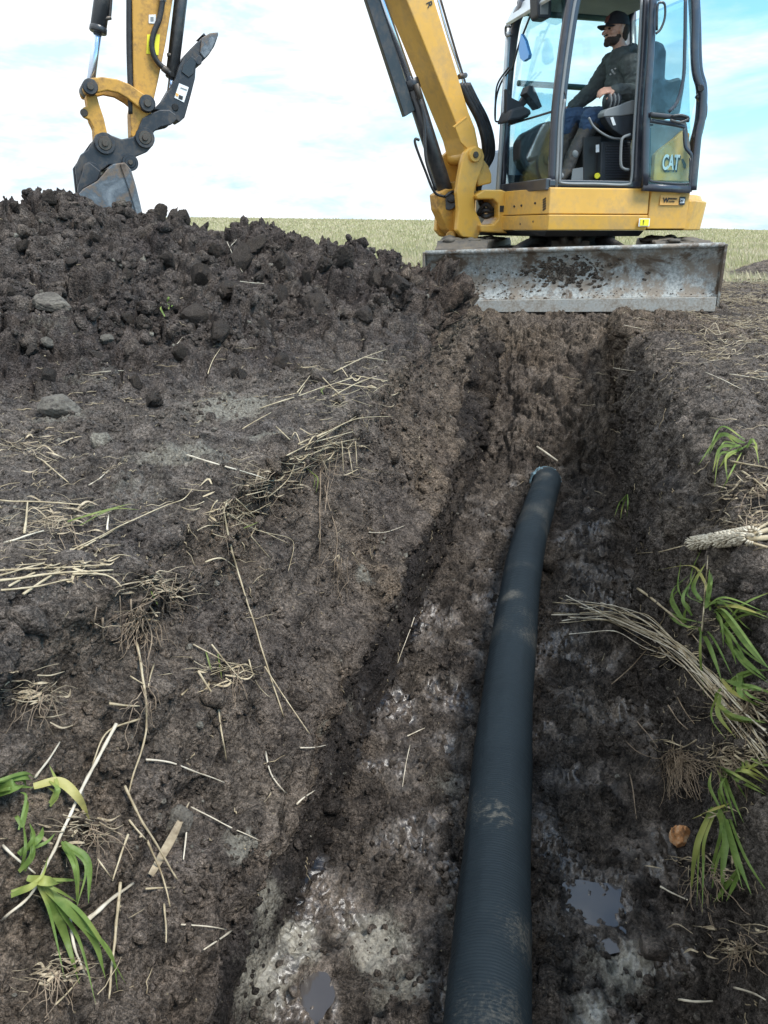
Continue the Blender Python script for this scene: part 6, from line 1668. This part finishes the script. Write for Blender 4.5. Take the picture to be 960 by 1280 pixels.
for i in range(16):
    bm.faces.new((top[i][0], top[i][1], top[i + 1][1], top[i + 1][0])); bm.faces.new((bot[i][0], bot[i + 1][0], bot[i + 1][1], bot[i][1])); bm.faces.new((top[i][1], bot[i][1], bot[i + 1][1], top[i + 1][1]))
me = bpy.data.meshes.new('brim'); bm.to_mesh(me); bm.free(); link('brim', me, M['cap'], cp_)
M['patch'] = flat_mat('rust_patch', (.16, .035, .03)); 
pp = [h(.092, .028, .055), h(.092, -.028, .055), h(.080, -.028, .105), h(.080, .028, .105)]
poly_prism('patch', [p + FD * .008 for p in pp], pp, M['patch'], cp_, .002)
# hoodie
bm = Shape()
cap(bm, J(777, 78, cl_), J(781, 105, cl_), .125, .155); cap(bm, J(779, 105, cl_), J(781, 138, cl_), .155, .165)
for a_, b_ in ((nearS, farS),):
    cap(bm, a_, b_, .088, .085)
cap(bm, nearS, nElb, .086, .072); cap(bm, nElb, Vector(nElb).lerp(nWr, .92), .070, .046)
cap(bm, farS, fElb, .080, .068); cap(bm, fElb, Vector(fElb).lerp(fWr, .98), .068, .050)
for t in range(14):
    a_ = t / 13 * math.tau; sph(bm, neck + FD * (.070 * math.cos(a_) - .02) + LN * (.085 * math.sin(a_)) + UZ * (.0 - .035 * math.cos(a_)), .036)
sph(bm, neck - FD * .085 + UZ * .005, 1, (.05, .085, .055))
hd = remesh('hoodie', bm, M['hoodie'], .008, 4, .010, .07)
for k, (x_, y_) in enumerate(((763, 93), (766, 90), (769, 86), (765, 88), (768, 92))):
    bm = Shape(); p = J(x_, y_, cl_ + .168); sph(bm, p, 1, (.010, .004, .008 + .002 * (k % 2)), 8); me = bpy.data.meshes.new('chest_print'); bm.to_mesh(me); bm.free(); link('chest_print', me, M['plastic_grey'], hd)
bm = Shape()
cap(bm, J(784, 148, cl_ + .11), J(738, 148, cl_ + .13), .105, .078); cap(bm, J(738, 148, cl_ + .13), J(734, 160, cl_ + .13), .078, .070)
cap(bm, J(784, 148, cl_ - .11), J(712, 147, cl_ - .12), .105, .075); cap(bm, J(712, 147, cl_ - .12), J(709, 162, cl_ - .12), .075, .068)
sph(bm, J(784, 147, cl_), .14)
remesh('jeans', bm, M['jeans'], .008, 4, .009, .06)
for s_i, pts in ((1, ((738, 156), (716, 193), (709, 214), (701, 222))), (-1, ((712, 158), (706, 190), (700, 214), (693, 221)))):
    l_ = cl_ + .125 * s_i; bm = Shape()
    a_, b_, c_, d_ = [J(x_, y_, l_) for x_, y_ in pts]
    cap(bm, a_, b_, .078, .055); cap(bm, b_, c_, .055, .052); cap(bm, c_, d_, .050, .040)
    bo = remesh('boot', bm, M['boot'], .008, 3, .004, .05)
    if s_i == 1:
        bm = Shape(); sph(bm, b_ + LN * .045, 1, (.03, .018, .035)); me = bpy.data.meshes.new('grey_patch'); bm.to_mesh(me); bm.free(); link('grey_patch', me, M['plastic_grey'], bo)
        bm = Shape(); sph(bm, d_ + FD * .01 + UZ * .012, 1, (.055, .046, .035)); me = bpy.data.meshes.new('toe_cap'); bm.to_mesh(me); bm.free(); link('toe_cap', me, M['plastic_grey'], bo)
# ================================================================== LIGHT AND SKY
SUN_EL, SUN_AZ = 56.0, 122.0      # azimuth measured clockwise from +Y (view direction)
w = bpy.data.worlds.new('World'); scene.world = w; w.use_nodes = True
nt = w.node_tree; nt.nodes.clear()
out = N(nt, 'ShaderNodeOutputWorld'); bg = N(nt, 'ShaderNodeBackground')
sky = N(nt, 'ShaderNodeTexSky'); sky.sky_type = 'NISHITA'; sky.sun_disc = False
sky.sun_elevation = R(SUN_EL); sky.sun_rotation = R(SUN_AZ); sky.air_density = 1.0; sky.dust_density = .6; sky.ozone_density = 1.5
tc = N(nt, 'ShaderNodeTexCoord')
sep = N(nt, 'ShaderNodeSeparateXYZ'); nt.links.new(tc.outputs['Generated'], sep.inputs[0])
mp = N(nt, 'ShaderNodeMapping'); mp.inputs['Scale'].default_value = (1.0, 1.0, 3.4); mp.inputs['Location'].default_value = (.35, .2, .1)
nt.links.new(tc.outputs['Generated'], mp.inputs[0])
n1 = noise(nt, mp.outputs[0], 2.6, 7, .58, .25)
n2 = noise(nt, mp.outputs[0], 7.5, 6, .6, .2)
# more open blue towards the right of the view and higher up
az = mth(nt, 'MULTIPLY', sep.outputs[0], .42)
el = mth(nt, 'MULTIPLY', sep.outputs[2], .28)
cov = mth(nt, 'SUBTRACT', mth(nt, 'SUBTRACT', mth(nt, 'ADD', n1, .115), az), el)
mask = ramp(nt, cov, [(.36, g3(0)), (.54, g3(1))])
cc = mixc(nt, ramp(nt, n2, [(.36, g3(0)), (.58, g3(1))]), (.46, .60, .70), (.80, .82, .84))
lift = ramp(nt, sep.outputs[2], [(0, g3(.64)), (.25, g3(.72)), (.6, g3(1.1)), (1, g3(1.3))])
cc = mixc(nt, 1.0, cc, lift, 'MULTIPLY')
skc = N(nt, 'ShaderNodeVectorMath'); skc.operation = 'SCALE'; skc.inputs['Scale'].default_value = .10
nt.links.new(sky.outputs[0], skc.inputs[0])
tint = mixc(nt, 1.0, skc.outputs[0], (.68, 1.04, 1.14), 'MULTIPLY')
fin = mixc(nt, mask, tint, cc)
nt.links.new(fin, bg.inputs[0]); bg.inputs[1].default_value = 1.0
nt.links.new(bg.outputs[0], out.inputs[0])
ld = bpy.data.lights.new('sun', 'SUN'); ld.energy = 2.1; ld.angle = R(24); ld.color = (1, .95, .88)
lo = bpy.data.objects.new('sun', ld); C.objects.link(lo)
el_, az_ = R(SUN_EL), R(SUN_AZ)
dvec = Vector((math.sin(az_) * math.cos(el_), math.cos(az_) * math.cos(el_), math.sin(el_)))
lo.rotation_euler = dvec.to_track_quat('Z', 'Y').to_euler()
scene.view_settings.view_transform = 'Standard'; scene.view_settings.look = 'None'
scene.view_settings.exposure = 1.3; scene.view_settings.gamma = 1
scene.view_settings.use_curve_mapping = False
scene.render.engine = 'CYCLES'
scene.cycles.max_bounces = 8; scene.cycles.transparent_max_bounces = 16
